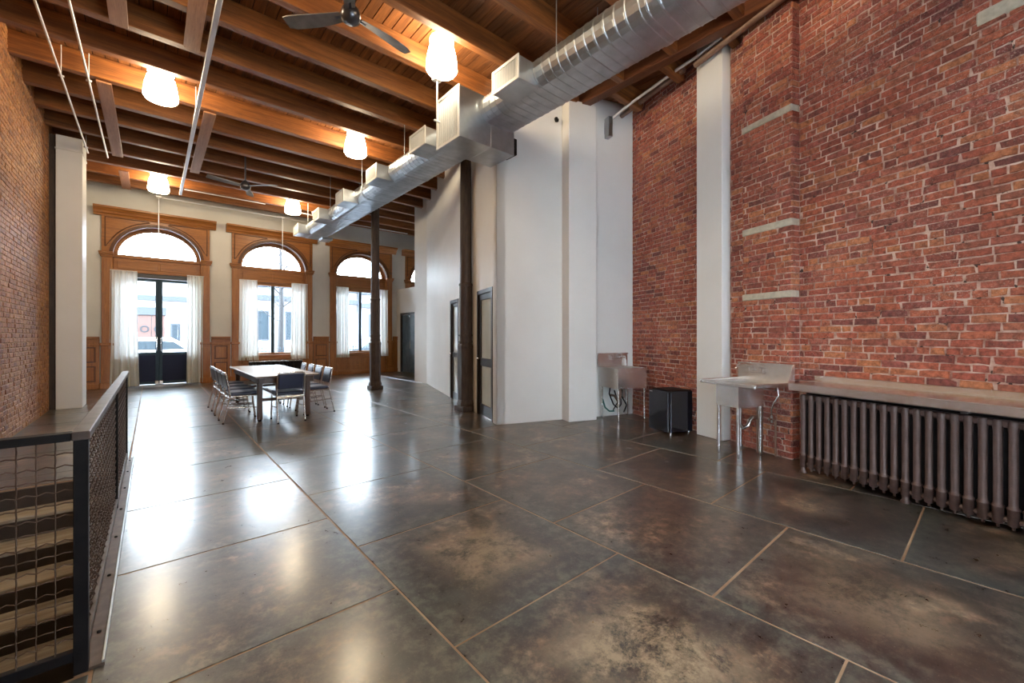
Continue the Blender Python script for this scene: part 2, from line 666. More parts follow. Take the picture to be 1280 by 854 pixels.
M_MULL = simple('mullion_blue_black', (.025, .050, .072), .5, 0, spec=.25)
M_GRILLE = simple('grille_white', (.66, .67, .67), .4, .2)
M_COPPER = simple('old_pipe', (.22, .12, .08), .45, .4, c2=(.30, .20, .15), nscale=10)
M_GREEN = simple('green_hose', (.02, .12, .10), .4)
M_STREET = simple('street_paving', (.42, .42, .43), .8)
M_FACADE = simple('pale_facade', (.30, .30, .30), .8, c2=(.11, .112, .115), nscale=1.0, wp=True)
M_FACADE2 = simple('grey_facade', (.040, .045, .052), .8, spec=.1)
M_REDDOOR = simple('red_door_paint', (.045, .016, .010), .6)
M_PANE2 = simple('far_pane', (.018, .026, .032), .6, spec=.1)
M_CARW = simple('car_white', (.75, .76, .78), .25)
M_CARB = simple('car_blue', (.02, .03, .04), .4)
M_BRANCH = simple('bare_branch', (.02, .02, .022), .8)
M_STUCCO = simple('render_backing', (.55, .54, .52), .8)

ZJ, ZD = 5.15, 5.45        # underside of the joists, underside of the deck
FY = 15.2                  # inner face of the street wall
LX = -1.45                 # face of the left brick wall
BV = 2.56                  # face of the right brick wall (v)

# ------------------------------------------------------------------ floor
ST_Y0, ST_Y1, ST_X1 = 2.46, 5.77, -0.24
mb = MB()
mb.box(ST_X1, 9.6, REAR_Y - .3, FY + .5, -.34, -.003)
mb.box(LX - .35, ST_X1, REAR_Y - .3, ST_Y0 - .03, -.34, -.003)
mb.box(LX - .35, ST_X1, ST_Y1, FY + .5, -.34, -.003)
floor = mb.build('floor', M_SEAM, kind='structure')


def clip(poly, a, b, c):
    """keep a*x+b*y<=c"""
    out = []
    for i in range(len(poly)):
        p, q = poly[i], poly[(i + 1) % len(poly)]
        dp, dq = a * p[0] + b * p[1] - c, a * q[0] + b * q[1] - c
        if dp <= 0: out.append(p)
        if dp * dq < 0:
            t = dp / (dp - dq)
            out.append((p[0] + (q[0] - p[0]) * t, p[1] + (q[1] - p[1]) * t))
    return out


XS = [LX, -0.19, 1.014, 2.243, 3.476, 4.728, 5.96, 7.19, 8.42]
PH = [2.72, 2.14, 1.566, .976, 1.526, 2.0, 1.4, 2.2]
cB = OX * VX + OY * VY + 2.54
for i in range(len(XS) - 1):
    y = PH[i] - 1.155 * 5
    while y < FY:
        a, b_ = max(y, REAR_Y + .01), min(y + 1.155, FY + .15)
        y += 1.155
        if b_ - a < .1: continue
        segs = [(a, b_)]
        if i == 0:
            segs = []
            if a < ST_Y0 - .04: segs.append((a, min(b_, ST_Y0 - .04)))
            if b_ > ST_Y1 + .02: segs.append((max(a, ST_Y1 + .02), b_))
        for (s0, s1) in segs:
            if s1 - s0 < .05: continue
            g = .0045 + rng.random() * .003
            poly = [(XS[i] + g, s0 + g), (XS[i + 1] - g, s0 + g), (XS[i + 1] - g, s1 - g), (XS[i] + g, s1 - g)]
            ins = all((lambda q: q[0] > .15 and q[1] > .15)(toB(*p)) and p[1] < 11.3 for p in poly)
            if ins: continue
            poly = clip(poly, VX, VY, cB)
            if len(poly) < 3: continue
            cxp = sum(p[0] for p in poly) / len(poly)
            cyp = sum(p[1] for p in poly) / len(poly)
            dz = (rng.random() - .5) * .0016
            mb = MB()
            top = [(p[0] - cxp, p[1] - cyp) for p in poly]
            n = len(top)
            k = .004
            inn = [(p[0] * (1 - k), p[1] * (1 - k)) for p in top]
            vs = [(p[0], p[1], -.012) for p in top] + [(p[0], p[1], -.0025 + dz) for p in top] + [(p[0], p[1], dz) for p in inn]
            fs = [(q, (q + 1) % n, n + (q + 1) % n, n + q) for q in range(n)] + [(n + q, n + (q + 1) % n, 2 * n + (q + 1) % n, 2 * n + q) for q in range(n)]
            fs += [tuple(range(2 * n, 3 * n)), tuple(range(n))[::-1]]
            mb.add(vs, fs)
            o = mb.build('floor_panel', M_FLOOR, floor)
            o.location = (cxp, cyp, 0)
            wear = .25 * rng.random()
            if i == 2 and .35 < cyp < 1.6: wear = 1.0
            if i == 2 and 1.6 < cyp < 2.7: wear = .7
            if i == 4 and -.5 < cyp < .3: wear = .7
            if i == 3 and -.2 < cyp < 1.0: wear = .35
            o.color = (wear, 0, 0, 1)

# ------------------------------------------------------------------ ceiling: deck boards, joists, strapping
mb = MB()
mb.box(LX - .35, 9.6, REAR_Y - .3, FY + .5, ZD + .03, ZD + .25)
ceiling = mb.build('ceiling', M_BLACK, kind='structure')
x = LX
me_b = MB().box(-.062, .062, 0, FY - REAR_Y, 0, .028, .004).mesh('ceiling_board', M_DECK)
while x < 8.2:
    o = inst('ceiling_board', me_b, ceiling, (x + .0665, REAR_Y, ZD + (rng.random()) * .006))
    x += .133


def wall_x_at(Y):
    """where the joists meet the white partition / header on the right"""
    if Y < 4.35:
        return 5.3
    if Y < 10.75:
        if Y < 5.1: return 5.25
        return OX + (Y - OY) * UX / UY + .03
    if Y < 11.5:
        return 6.12
    return 9.0


k = -11
while True:
    Yb = 6.93 + .825 * k
    if Yb > FY - .1: break
    if Yb > REAR_Y + .1:
        x1 = wall_x_at(Yb)
        w = .058 + rng.random() * .008
        mb = MB().box(LX - .02, x1, Yb - w, Yb + w, ZJ + (rng.random() - .5) * .014, ZD, .008)
        mb.build('joist', M_JOIST, ceiling)
    k += 1
for (px, y0, y1) in ((-.54, 8.6, 11.95), (.74, 8.62, 12.0), (.39, 3.6, 6.87), (-.30, 4.6, 6.90), (-.49, 12.92, 14.45)):
    MB().box(px - .085, px + .085, y0, y1, ZJ - .034, ZJ - .008, .004).build('strapping_plank', M_PLANK, ceiling)
MB().box(5.27, 5.43, -1.0, 4.62, ZJ - .01, ZD + .02, .01).build('header_beam', M_GIRD, ceiling)
MB().box(4.28, 4.48, 5.9, 14.9, ZJ - .26, ZJ - .012, .01).build('girder', M_GIRD, ceiling)
for yy in (3.9, 3.05, 2.2):
    MB().box(5.43, 6.2 if yy > 3.5 else 5.95, yy - .06, yy + .06, ZJ, ZD, .008).build('joist', M_JOIST, ceiling)

# ------------------------------------------------------------------ brick walls
def brick_geo(L, H, P, jit, r):
    """brick: face at x=-P, back at x=+.03; centred in y and z"""
    c = .0045 + r.random() * .003
    y, z = L / 2, H / 2
    j = lambda a: (r.random() - .5) * a
    t1, t2 = -.33 + j(.2), .33 + j(.2)
    ring = [(-1, -1), (t1, -1), (t2, -1), (1, -1), (1, 1), (t2, 1), (t1, 1), (-1, 1)]
    if r.random() < .35:                                   # a knocked-off corner
        q = r.choice((0, 3, 4, 7))
        ring[q] = (ring[q][0] * (.90 + .06 * r.random()), ring[q][1] * (.62 + .25 * r.random()))
    n = len(ring)
    front, rim = [], []
    for sy, sz in ring:
        dy, dz = j(jit), j(jit)
        front.append((-P + j(.003), sy * (y - c) + dy, sz * (z - c) + dz))
        rim.append((-P + c, sy * y + dy + j(.002), sz * z + dz + j(.002)))
    back = [(.03, p[1], p[2]) for p in rim]
    vs = front + rim + back
    fs = [tuple(range(n))[::-1]]
    for i in range(n):
        k_ = (i + 1) % n
        fs.append((i, k_, n + k_, n + i))
        fs.append((n + i, n + k_, 2 * n + k_, 2 * n + i))
    return vs, fs


def lay(u0, u1, z0, z1, r, skip=None, course=.067):
    out = []
    ci = 0
    z = z0
    while z + .05 < z1:
        headers = (ci % 7 == 4)
        u = u0 - r.random() * .2
        while u < u1:
            L = (.098 if headers or r.random() < .10 else .205) + (r.random() - .5) * .012
            a, b = max(u, u0), min(u + L, u1)
            u += L + .004
            if b - a < .035: continue
            c = ((a + b) / 2, z + course / 2)
            if skip and skip(c[0], c[1]): continue
            out.append((c[0], c[1] + (r.random() - .5) * .004, b - a - .005 - r.random() * .007, course - .0075 - r.random() * .005, .004 + r.random() * .008))
        z += course
        ci += 1
    return out


BR = [MB() for _ in range(14)]
BRM = []
r_ = random.Random(3)
for i, mbx in enumerate(BR):
    vs, fs = brick_geo(.194 if i < 10 else .088, .055, .010, .009, r_)
    mbx.add(vs, fs)
    BRM.append(mbx.mesh('brick', M_BRICK))


def brick_field(parent, name, bricks, face, mat, r, nparts=0, key=None, flip=1):
    """bricks in the parent's frame: x = face - proud (towards -x), y = u"""
    order = list(range(len(bricks)))
    single = set()
    if nparts and key:
        sc = sorted(((key(bricks[i]), i) for i in order), reverse=True)
        single = set(i for s_, i in sc[:nparts] if s_ > 0)
    mb = MB()
    rv = []
    for i in order:
        u, z, L, H, P = bricks[i]
        if i in single:
            hd = L < .13
            me = BRM[r.randrange(10, 14)] if hd else BRM[r.randrange(10)]
            base = .088 if hd else .194
            inst('brick', me, parent, (face - P + .010, u, z), ((r.random() - .5) * .012, 0, (r.random() - .5) * .02), (1, L / base, H / .055))
        else:
            vs, fs = brick_geo(L, H, P, .006, r)
            vs = [(face + flip * p[0], u + p[1], z + p[2]) for p in vs]
            mb.add(vs, fs)
            rv.extend([r.random()] * len(fs))
    if mb.v:
        me = mb.mesh(name, mat)
        at = me.attributes.new('rnd', 'FLOAT', 'FACE')
        at.data.foreach_set('value', rv)
        o = bpy.data.objects.new(name, me)
        COL.objects.link(o)
        o.parent = parent
        tag(o, kind='stuff')


# right wall (skewed frame)
U_FAR, U_NEAR = 0.12, -8.0
PIL_U0, PIL_U1 = -2.03, -1.60
PIER_U0, PIER_U1, PIER_V = -2.93, -2.32, 2.44
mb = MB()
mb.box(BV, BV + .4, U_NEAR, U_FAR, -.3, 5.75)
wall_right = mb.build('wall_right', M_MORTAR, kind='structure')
wall_right.location = (OX, OY, 0)
wall_right.rotation_euler = (0, 0, -TH)
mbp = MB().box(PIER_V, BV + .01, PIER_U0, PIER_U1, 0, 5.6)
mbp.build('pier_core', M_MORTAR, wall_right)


def keyfun(face):
    def f(b):
        x_, y_, _ = BP(b[0], face)
        p = cam_px(x_, y_, b[1])
        if p is None or not (0 < p[0] < 1285 and -5 < p[1] < 860): return -1
        if b[1] < .92 and b[0] < -3.1: return -1
        return b[2] / p[2]
    return f


rb = random.Random(11)
main = lay(U_NEAR + 1.2, PIER_U0 - .005, 0.01, 5.6, rb)
brick_field(wall_right, 'brickwork', main, BV, M_BRICK, rb, 240, keyfun(BV))
far = lay(PIL_U1 + .01, U_FAR - .12, 0.01, 5.5, rb)
brick_field(wall_right, 'brickwork', far, BV, M_BRICK, rb, 0)
mid = lay(PIER_U1 + .01, PIL_U0 - .01, 0.01, 5.5, rb)
brick_field(wall_right, 'brickwork', mid, BV, M_BRICK, rb, 0)
BANDS = [(.004 + n_ * .067, .016 + (n_ + 1) * .067) for n_ in (27, 39, 58)]
pier = lay(PIER_U0 + .004, PIER_U1 - .004, 0.01, 5.5, rb, lambda u, z: any(a < z < b for a, b in BANDS))
brick_field(wall_right, 'brickwork', pier, PIER_V, M_BRICK, rb, 60, keyfun(PIER_V))
for a, b in BANDS:
    mbs = MB().box(PIER_V - .018, BV, PIER_U0 - .006, PIER_U1 + .006, a, b, .008)
    mbs.build('stone_band', M_STONE, wall_right, label='grey stone band')
MB().box(BV - .016, BV + .05, -5.0, -4.35, 3.86, 3.98, .01).build('stone_lintel', M_STONE, wall_right, label='weathered stone lintel')
# pier side bricks (the near return of the pier)
sb = []
for q in range(82):
    z = .01 + q * .067
    if any(a < z + .033 < b for a, b in BANDS): continue
    sb.append(z)
mb = MB()
rv = []
for z in sb:
    c = .006
    mb.box(PIER_V - .004, BV - .006, PIER_U0 - .008 - rb.random() * .006, PIER_U0 + .02, z + .006, z + .061, .004)
    rv.extend([rb.random()] * 26)
    mb.box(PIER_V - .004, BV - .006, PIER_U1 - .02, PIER_U1 + .008, z + .006, z + .061, .004)
    rv.extend([rb.random()] * 26)
me = mb.mesh('brickwork', M_BRICK)
at = me.attributes.new('rnd', 'FLOAT', 'FACE')
at.data.foreach_set('value', rv[:len(me.polygons)])
o = bpy.data.objects.new('brickwork', me)
COL.objects.link(o)
o.parent = wall_right
tag(o, kind='stuff')

# left wall
SWY0, SWY1, SWZ0, SWZ1 = -1.5, -.2, .85, 3.05      # unseen side window, added to light the right brick wall
mb = MB()
mb.box(LX - .35, LX, REAR_Y - .3, SWY0, -3.0, 5.75)
mb.box(LX - .35, LX, SWY0, SWY1, -3.0, SWZ0)
mb.box(LX - .35, LX, SWY0, SWY1, SWZ1, 5.75)
mb.box(LX - .35, LX, SWY1, FY + .4, -3.0, 5.75)
wall_left = mb.build('wall_left', M_MORTARL, kind='structure')
lb = lay(5.2, 11.42, 0.01, 5.44, rb)
mb = MB()
rv = []
for (u, z, L, H, P) in lb:
    vs, fs = brick_geo(L, H, P, .006, rb)
    mb.add([(LX - p[0], u + p[1], z + p[2]) for p in vs], [f[::-1] for f in fs])
    rv.extend([rb.random()] * len(fs))
me = mb.mesh('brickwork', M_BRICKL)
at = me.attributes.new('rnd', 'FLOAT', 'FACE')
at.data.foreach_set('value', rv)
o = bpy.data.objects.new('brickwork', me)
COL.objects.link(o)
o.parent = wall_left
tag(o, kind='stuff')
mb = MB().box(LX, LX + .012, 12.07, FY, 0, 5.2)
mb.build('plaster_facing', M_CREAM, wall_left)
sw = empty('window_6', (LX, (SWY0 + SWY1) / 2, 0), 0, kind='structure')
m = MB()
hw_ = (SWY1 - SWY0) / 2
for sy in (-1, 1):
    m.box(-.24, -.16, sy * (hw_ - .05), sy * hw_, SWZ0, SWZ1)
m.box(-.24, -.16, -hw_, hw_, SWZ0, SWZ0 + .06)
m.box(-.24, -.16, -hw_, hw_, SWZ1 - .06, SWZ1)
m.build('window_frame', M_MULL, sw)
MB().box(-.205, -.198, -hw_ + .05, hw_ - .05, SWZ0 + .06, SWZ1 - .06).build('pane', M_GLASS, sw)
# white pilaster on the left wall
t1 = MB().box(-1.36, -1.01, 11.44, 12.07, 0, ZJ, .006)
trim1 = t1.build('trim_1', M_WHITE, kind='structure')
MB().box(-1.372, -.998, 11.428, 12.08, 4.88, 4.905, .004).build('neck_band', M_WHITE, trim1)
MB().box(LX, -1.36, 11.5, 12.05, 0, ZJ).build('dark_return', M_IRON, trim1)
# white pilaster on the right wall
trim2 = MB().box(2.41, BV, PIL_U0, PIL_U1, 0, 5.5, .006).build('trim_2', M_WHITE, kind='structure')
trim2.location = (OX, OY, 0)
trim2.rotation_euler = (0, 0, -TH)

# ------------------------------------------------------------------ white partition block
FC = BP(6.07, 0)
D1 = (.19, 1.035, 2.17)     # door openings on the partition (u0,u1,top)
D2 = (2.36, 3.10, 2.16)
mb = MB()
T = .14
mb.box(0, T, 0.0, D1[0], 0, ZD)
mb.box(0, T, D1[0], D1[1], D1[2], ZD)
mb.box(0, T, D1[1], D2[0], 0, ZD)
mb.box(0, T, D2[0], D2[1], D2[2], ZD)
mb.box(0, T, D2[1], 6.07, 0, ZD)
wp = mb.build('wall_partition', M_WHITE, kind='structure')
wp.location = (OX, OY, 0)
wp.rotation_euler = (0, 0, -TH)
wq = MB().box(FC[0], FC[0] + .14, FC[1] - .05, 11.51, 0, ZD).build('wall_partition_return', M_WHITE, kind='structure')
MB().box(FC[0] + .14, 9.4, 11.37, 11.51, 0, ZD).build('wall_partition_street', M_WHITE, kind='structure')
wr = MB().box(.0, 2.62, 0, T, 0, ZD + .1).build('wall_partition_end', M_WHITE, kind='structure')
wr.location = (OX, OY, 0)
wr.rotation_euler = (0, 0, -TH)
trim3 = MB().box(1.14, 1.66, -.235, 0, 0, ZJ + .02, .006).build('trim_3', M_WHITE, kind='structure')
trim3.location = (OX, OY, 0)
trim3.rotation_euler = (0, 0, -TH)


def glazed_door(name, d, rails):
    u0, u1, top = d
    e = empty(name, (OX, OY, 0), -TH, kind='structure')
    fw = .07
    m = MB()
    m.box(-.012, .10, u0, u0 + fw, 0, top, .004)
    m.box(-.012, .10, u1 - fw, u1, 0, top, .004)
    m.box(-.012, .10, u0 + fw, u1 - fw, top - fw, top, .004)
    m.build('door_frame', M_DOORF, e)
    a, b = u0 + fw + .004, u1 - fw - .004
    m = MB()
    st = .075
    m.box(.02, .065, a, a + st, .012, top - fw - .004, .003)
    m.box(.02, .065, b - st, b, .012, top - fw - .004, .003)
    for (z0, z1) in rails:
        m.box(.02, .065, a + st, b - st, z0, z1, .003)
    m.build('door_leaf', M_DOORF, e)
    for i in range(len(rails) - 1):
        MB().box(.038, .046, a + st, b - st, rails[i][1], rails[i + 1][0]).build('pane', M_FROST, e)
    m = MB()
    m.lathe([(.0, -.0), (.022, .0), (.026, .02), (.012, .03), (.012, .055)], 12)
    kn = m.build('door_knob', M_CHROME, e)
    kn.rotation_euler = (0, R(90), 0)
    kn.location = (-.035, b - .04, .98)
    return e


glazed_door('door_2', D1, [(.012, .20), (.86, 1.0), (D1[2] - .17, D1[2] - .074)])
glazed_door('door_3', D2, [(.012, .16), (.92, 1.02), (D2[2] - .15, D2[2] - .074)])

# low wall with the blue panelled door by the street wall
LWX = 7.22
wl = MB()
wl.box(LWX, LWX + .12, 11.52, 13.40, 0, 3.17)
wl.box(LWX, LWX + .12, 13.40, 14.90, 2.25, 3.17)
wl.box(LWX, LWX + .12, 14.90, FY, 0, 3.17)
wl.build('wall_alcove', M_WHITE, kind='structure')
e = empty('door_4', (LWX, 0, 0), 0, kind='structure')
m = MB()
m.box(-.015, .1, 13.40, 13.48, 0, 2.25, .004)
m.box(-.015, .1, 14.80, 14.90, 0, 2.25, .004)
m.box(-.015, .1, 13.48, 14.80, 2.17, 2.25, .004)
m.build('door_frame', M_DOORF, e)
for (a, b) in ((13.485, 14.135), (14.145, 14.795)):
    MB().box(.02, .06, a, b, .01, 2.165, .006).build('door_leaf', M_BLUEPANEL, e)
MB().box(-.01, .02, 14.115, 14.135, .9, 1.2, .004).build('door_handle', M_CHROME, e)
MB().box(-.02, .02, 14.08, 14.15, 2.08, 2.13, .004).build('door_closer', M_CHROME, e)

MB().box(9.4, 9.6, 11.37, FY + .3, -.3, 5.7).build('wall_alcove_end', M_WHITE, kind='structure')
# rear wall with one unseen window added for its daylight
RW = ((1.3, 2.6),)
RZ0, RZ1 = .80, 2.75
mb = MB()
xe = LX - .35
for (a, b) in RW + ((5.2, 5.2),):
    mb.box(xe, a, REAR_Y - .3, REAR_Y, -.3, 5.75)
    xe = b
for (a, b) in RW:
    mb.box(a, b, REAR_Y - .3, REAR_Y, -.3, RZ0)
    mb.box(a, b, REAR_Y - .3, REAR_Y, RZ1, 5.75)
mb.build('wall_back', M_WHITE, kind='structure')
for i, (a, b) in enumerate(RW):
    e = empty('window_%d' % (i + 5), ((a + b) / 2, REAR_Y, 0), 0, kind='structure')
    m = MB()
    w2 = (b - a) / 2
    for sx in (-1, 1):
        m.box(sx * (w2 - .05), sx * w2, -.2, -.12, RZ0, RZ1)
    m.box(-w2, w2, -.2, -.12, RZ0, RZ0 + .06)
    m.box(-w2, w2, -.2, -.12, RZ1 - .06, RZ1)
    m.build('window_frame', M_MULL, e)
    MB().box(-w2 + .05, w2 - .05, -.165, -.158, RZ0 + .06, RZ1 - .06).build('pane', M_GLASS, e)

# ------------------------------------------------------------------ street wall and its arched windows
WC = [.15, 2.98, 5.845, 8.70]
mb = MB()
edges = [LX - .35] + [v for c in WC for v in (c - 1.06, c + 1.06)] + [10.2]
for i in range(0, len(edges), 2):
    mb.box(edges[i], edges[i + 1], FY, FY + .4, -.3, 5.75)
for i, c in enumerate(WC):
    mb.box(c - 1.06, c + 1.06, FY, FY + .4, 4.48, 5.75)
    if i:
        mb.box(c - 1.06, c + 1.06, FY, FY + .4, -.3, .62)
wall_front = mb.build('wall_front', M_CREAM, kind='structure')


def ellipse(c, a, b, z0, n=28):
    return [(c + a * math.cos(math.pi * (1 - i / n)), z0 + b * math.sin(math.pi * (1 - i / n))) for i in range(n + 1)]


def squared(c, a, z0, zt, n=28):
    """outer rectangle polyline with n+1 points matched to the ellipse angles"""
    out = []
    h = zt - z0
    for i in range(n + 1):
        t = math.pi * (1 - i / n)
        x, z = math.cos(t), math.sin(t)
        k = 1 / max(abs(x) / 1.0, z / 1.0, 1e-6)
        out.append((c + a * x * k, z0 + h * z * k))
    return out


ZS = 3.50
PROF_CORN = [(0, 4.52), (-.085, 4.52), (-.10, 4.56), (-.13, 4.58), (-.15, 4.63), (-.20, 4.68), (-.24, 4.70), (-.24, 4.75), (0, 4.75)]
for i, c in enumerate(WC):
    is_door = (i == 0)
    e = empty('door_1' if is_door else 'window_%d' % i, (c, FY, 0), 0, kind='structure')
    zb = 0.0 if is_door else .0
    # side pilasters
    for s in (-1, 1):
        m = MB()
        m.box(s * .935, s * 1.142, -.07, .0, 1.20, ZS, .006)
        m.box(s * .965, s * 1.11, -.078, -.06, 1.30, ZS - .1, .006)
        m.build('casing_pilaster', M_OAK, e)
        m = MB()
        m.box(s * .925, s * 1.155, -.085, .0, .16, 1.12, .006)
        m.box(s * .96, s * 1.12, -.094, -.07, .24, 1.04, .006)
        m.box(s * .91, s * 1.175, -.115, 0, 0, .16, .01)
        m.box(s * .91, s * 1.175, -.115, 0, 1.12, 1.20, .015)
        m.build('pilaster_plinth', M_OAK, e)
        m = MB()
        m.box(s * .91, s * 1.19, -.115, 0, ZS, ZS + .045, .01)
        m.box(s * .92, s * 1.17, -.095, 0, ZS - .05, ZS, .01)
        m.box(s * .915, s * 1.20, -.13, 0, ZS + .045, ZS + .09, .012)
        m.build('impost_capital', M_OAKX, e)
        # reveal
        MB().box(s * .93, s * .97, 0, .30, 0 if is_door else .62, ZS).build('jamb_lining', M_OAK, e)
    # spandrel board with the arch cut out
    m = MB()
    m.slab_strip(ellipse(0, .965, .90, ZS), squared(0, 1.142, ZS, 4.56), -.06, .0)
    m.build('spandrel_board', M_OAKX, e)
    m = MB()
    m.slab_strip(ellipse(0, .955, .89, ZS), ellipse(0, 1.005, .94, ZS), -.10, -.055)
    m.slab_strip(ellipse(0, .93, .865, ZS), ellipse(0, .96, .895, ZS), -.085, .02)
    m.build('arch_moulding', M_OAKD, e)
    m = MB()
    m.slab_strip(ellipse(0, .94, .875, ZS), ellipse(0, .975, .91, ZS), .0, .30)
    m.build('arch_lining', M_OAKX, e)
    # raised spandrel mouldings
    for s in (-1, 1):
        pts = []
        for q in range(9):
            t = R(22 + q * 7.2)
            pts.append((s * 1.055 * math.cos(t), -.064, ZS + .985 * math.sin(t)))
        pts += [(s * .22, -.064, 4.49), (s * 1.075, -.064, 4.49), (s * 1.075, -.064, ZS + .22)]
        MB().tube(pts, .014, 6, closed=True).build('spandrel_bead', M_OAKD, e)
    m = MB()
    m.extr_x(PROF_CORN, -1.29, 1.29)
    m.build('cornice', M_OAKX, e)
    # transom with panel
    m = MB()
    m.box(-.93, .93, .10, .24, 3.10, 3.50, .008)
    m.box(-.85, -.02, .085, .12, 3.18, 3.40, .008)
    m.box(.02, .85, .085, .12, 3.18, 3.40, .008)
    m.box(-.95, .95, .06, .26, 3.47, 3.56, .012)
    m.build('transom', M_OAKX, e)
    # fanlight
    m = MB()
    m.slab_strip(ellipse(0, .845, .72, 3.56), ellipse(0, .94, .84, 3.54), .20, .28)
    m.build('fanlight_frame', M_OAKX, e)
    el = ellipse(0, .85, .725, 3.56)
    m = MB()
    n = len(el)
    m.add([(p[0], .245, p[1]) for p in el] + [(p[0], .252, p[1]) for p in el], [tuple(range(n)), tuple(range(n, 2 * n))[::-1]] + [(q, (q + 1) % n, n + (q + 1) % n, n + q) for q in range(n)])
    m.build('fanlight_pane', M_GLASS, e)
    if is_door:
        MB().box(-.02, .02, .236, .25, .02, 2.975, .003).build('astragal', M_MULL, e)
        MB().box(-.9, .9, .15, .26, 0, .022, .004).build('threshold', M_GALV, e)
        m = MB()
        m.box(-.93, -.90, .16, .26, 0, 3.10)
        m.box(.90, .93, .16, .26, 0, 3.10)
        m.box(-.90, .90, .16, .26, 2.98, 3.10)
        m.build('door_frame', M_DOORF, e)
        for s in (-1, 1):
            lf = MB()
            lf.box(s * .012, s * .075, .18, .235, .03, 2.97, .004)
            lf.box(s * .83, s * .895, .18, .235, .03, 2.97, .004)
            lf.box(s * .075, s * .83, .18, .235, .03, .10, .004)
            lf.box(s * .075, s * .83, .18, .235, .84, .92, .004)
            lf.box(s * .075, s * .83, .18, .235, 2.90, 2.97, .004)
            leaf = lf.build('door_leaf', M_MULL, e)
            kp = MB().box(s * .075, s * .83, .195, .22, .10, .84, .003).build('kick_panel', M_KICK, leaf)
            MB().box(s * .075, s * .83, .205, .211, .92, 2.90).build('pane', M_GLASS, leaf)
            MB().tube([(s * .042, .18, .95), (s * .042, .13, .97), (s * .042, .13, 1.33), (s * .042, .18, 1.35)], .011, 8).build('pull_handle', M_CHROME, leaf)
            MB().box(s * .005, s * .09, .12, .19, .02, .13, .01).build('floor_bolt', M_CHROME, leaf)
    else:
        m = MB()
        m.box(-.93, -.86, .17, .26, .78, 3.10)
        m.box(.86, .93, .17, .26, .78, 3.10)
        m.box(-.86, .86, .17, .26, 3.0, 3.10)
        m.box(-.86, .86, .17, .26, .78, .84)
        m.build('window_frame', M_OAKX, e)
        MB().box(-.045, .045, .17, .25, .84, 3.0, .006).build('mullion', M_MULL, e)
        for s in (-1, 1):
            MB().box(s * .045, s * .86, .205, .212, .84, 3.0).build('pane', M_GLASS, e)
        m = MB()
        m.box(-.96, .96, -.03, .30, .70, .78, .012)
        m.build('window_sill', M_OAKX, e)
        m = MB()
        m.box(-.925, .925, -.03, 0, .10, .70, .004)
        m.box(-.925, .925, -.06, 0, .0, .12, .006)
        m.box(-.925, .925, -.045, 0, .62, .70, .006)
        m.build('apron_board', M_OAKX, e)
        nb = 5
        for q in range(nb):
            a = -.88 + q * 1.76 / nb
            MB().box(a + .03, a + 1.76 / nb - .03, -.045, -.028, .17, .57, .010).build('apron_panel', M_OAK, e)

# wainscot between the windows
tn = 4
for (a, b) in ((LX + .02, WC[0] - 1.18), (WC[0] + 1.18, WC[1] - 1.18), (WC[1] + 1.18, WC[2] - 1.18), (WC[2] + 1.18, LWX - .005)):
    if b - a < .05: continue
    m = MB()
    m.box(a, b, FY - .045, FY, .10, 1.22, .004)
    m.box(a, b, FY - .075, FY, 0, .14, .008)
    m.box(a, b, FY - .06, FY, 1.12, 1.17, .01)
    t = m.build('trim_%d' % tn, M_OAK, kind='structure')
    m = MB()
    m.box(a, b, FY - .09, FY, 1.30, 1.36, .012)
    m.box(a, b, FY - .07, FY, 1.22, 1.30, .01)
    m.build('wainscot_cap', M_OAKX, t)
    for (z0, z1) in ((.19, .60), (.69, 1.09)):
        if b - a > .25:
            p = MB().box(a + .07, b - .07, FY - .052, FY - .04, z0, z1, .004).build('panel_bead', M_OAKD, t)
            MB().box(a + .10, b - .10, FY - .066, FY - .045, z0 + .03, z1 - .03, .014).build('panel', M_OAK, t)
    tn += 1

# ------------------------------------------------------------------ curtains
def curtain(x0, x1, z0, z1, seed, label, flare=0.0):
    r = random.Random(seed)
    n = 56
    rows = 10
    ph = [r.random() * 6 for _ in range(4)]
    vs = []
    for j in range(rows + 1):
        t = j / rows
        z = z1 + (z0 - z1) * t
        for i in range(n + 1):
            s = i / n
            amp = .022 + .025 * t
            yv = FY - .03 + amp * (math.sin(s * 34 + ph[0] + .4 * t) + .6 * math.sin(s * 57 + ph[1]) + .4 * math.sin(s * 13 + ph[2] + t))
            xx = x0 + (x1 - x0) * s
            xx += flare * t * t * (s - .5) + .008 * math.sin(s * 40 + ph[3]) * t
            vs.append((xx, yv - .06, z))
    fs = []
    for j in range(rows):
        for i in range(n):
            a = j * (n + 1) + i
            fs.append((a, a + 1, a + n + 2, a + n + 1))
    m = MB()
    m.add(vs, fs, True)
    m.add([(v[0], v[1] + .004, v[2]) for v in vs], [f[::-1] for f in fs], True)
    e = empty('curtain', ((x0 + x1) / 2, FY - .09, 0), 0, label=label, cat='curtain', group='sheer white curtains at the arched windows')
    o = m.build('curtain_panel', M_SHEER, e)
    o.location = (-(x0 + x1) / 2, -(FY - .09), 0)
    h = MB().box(x0, x1, FY - .12, FY - .06, z1 - .005, z1 + .02, .004).build('heading', M_SHEER, e)
    h.location = (-(x0 + x1) / 2, -(FY - .09), 0)
    return e


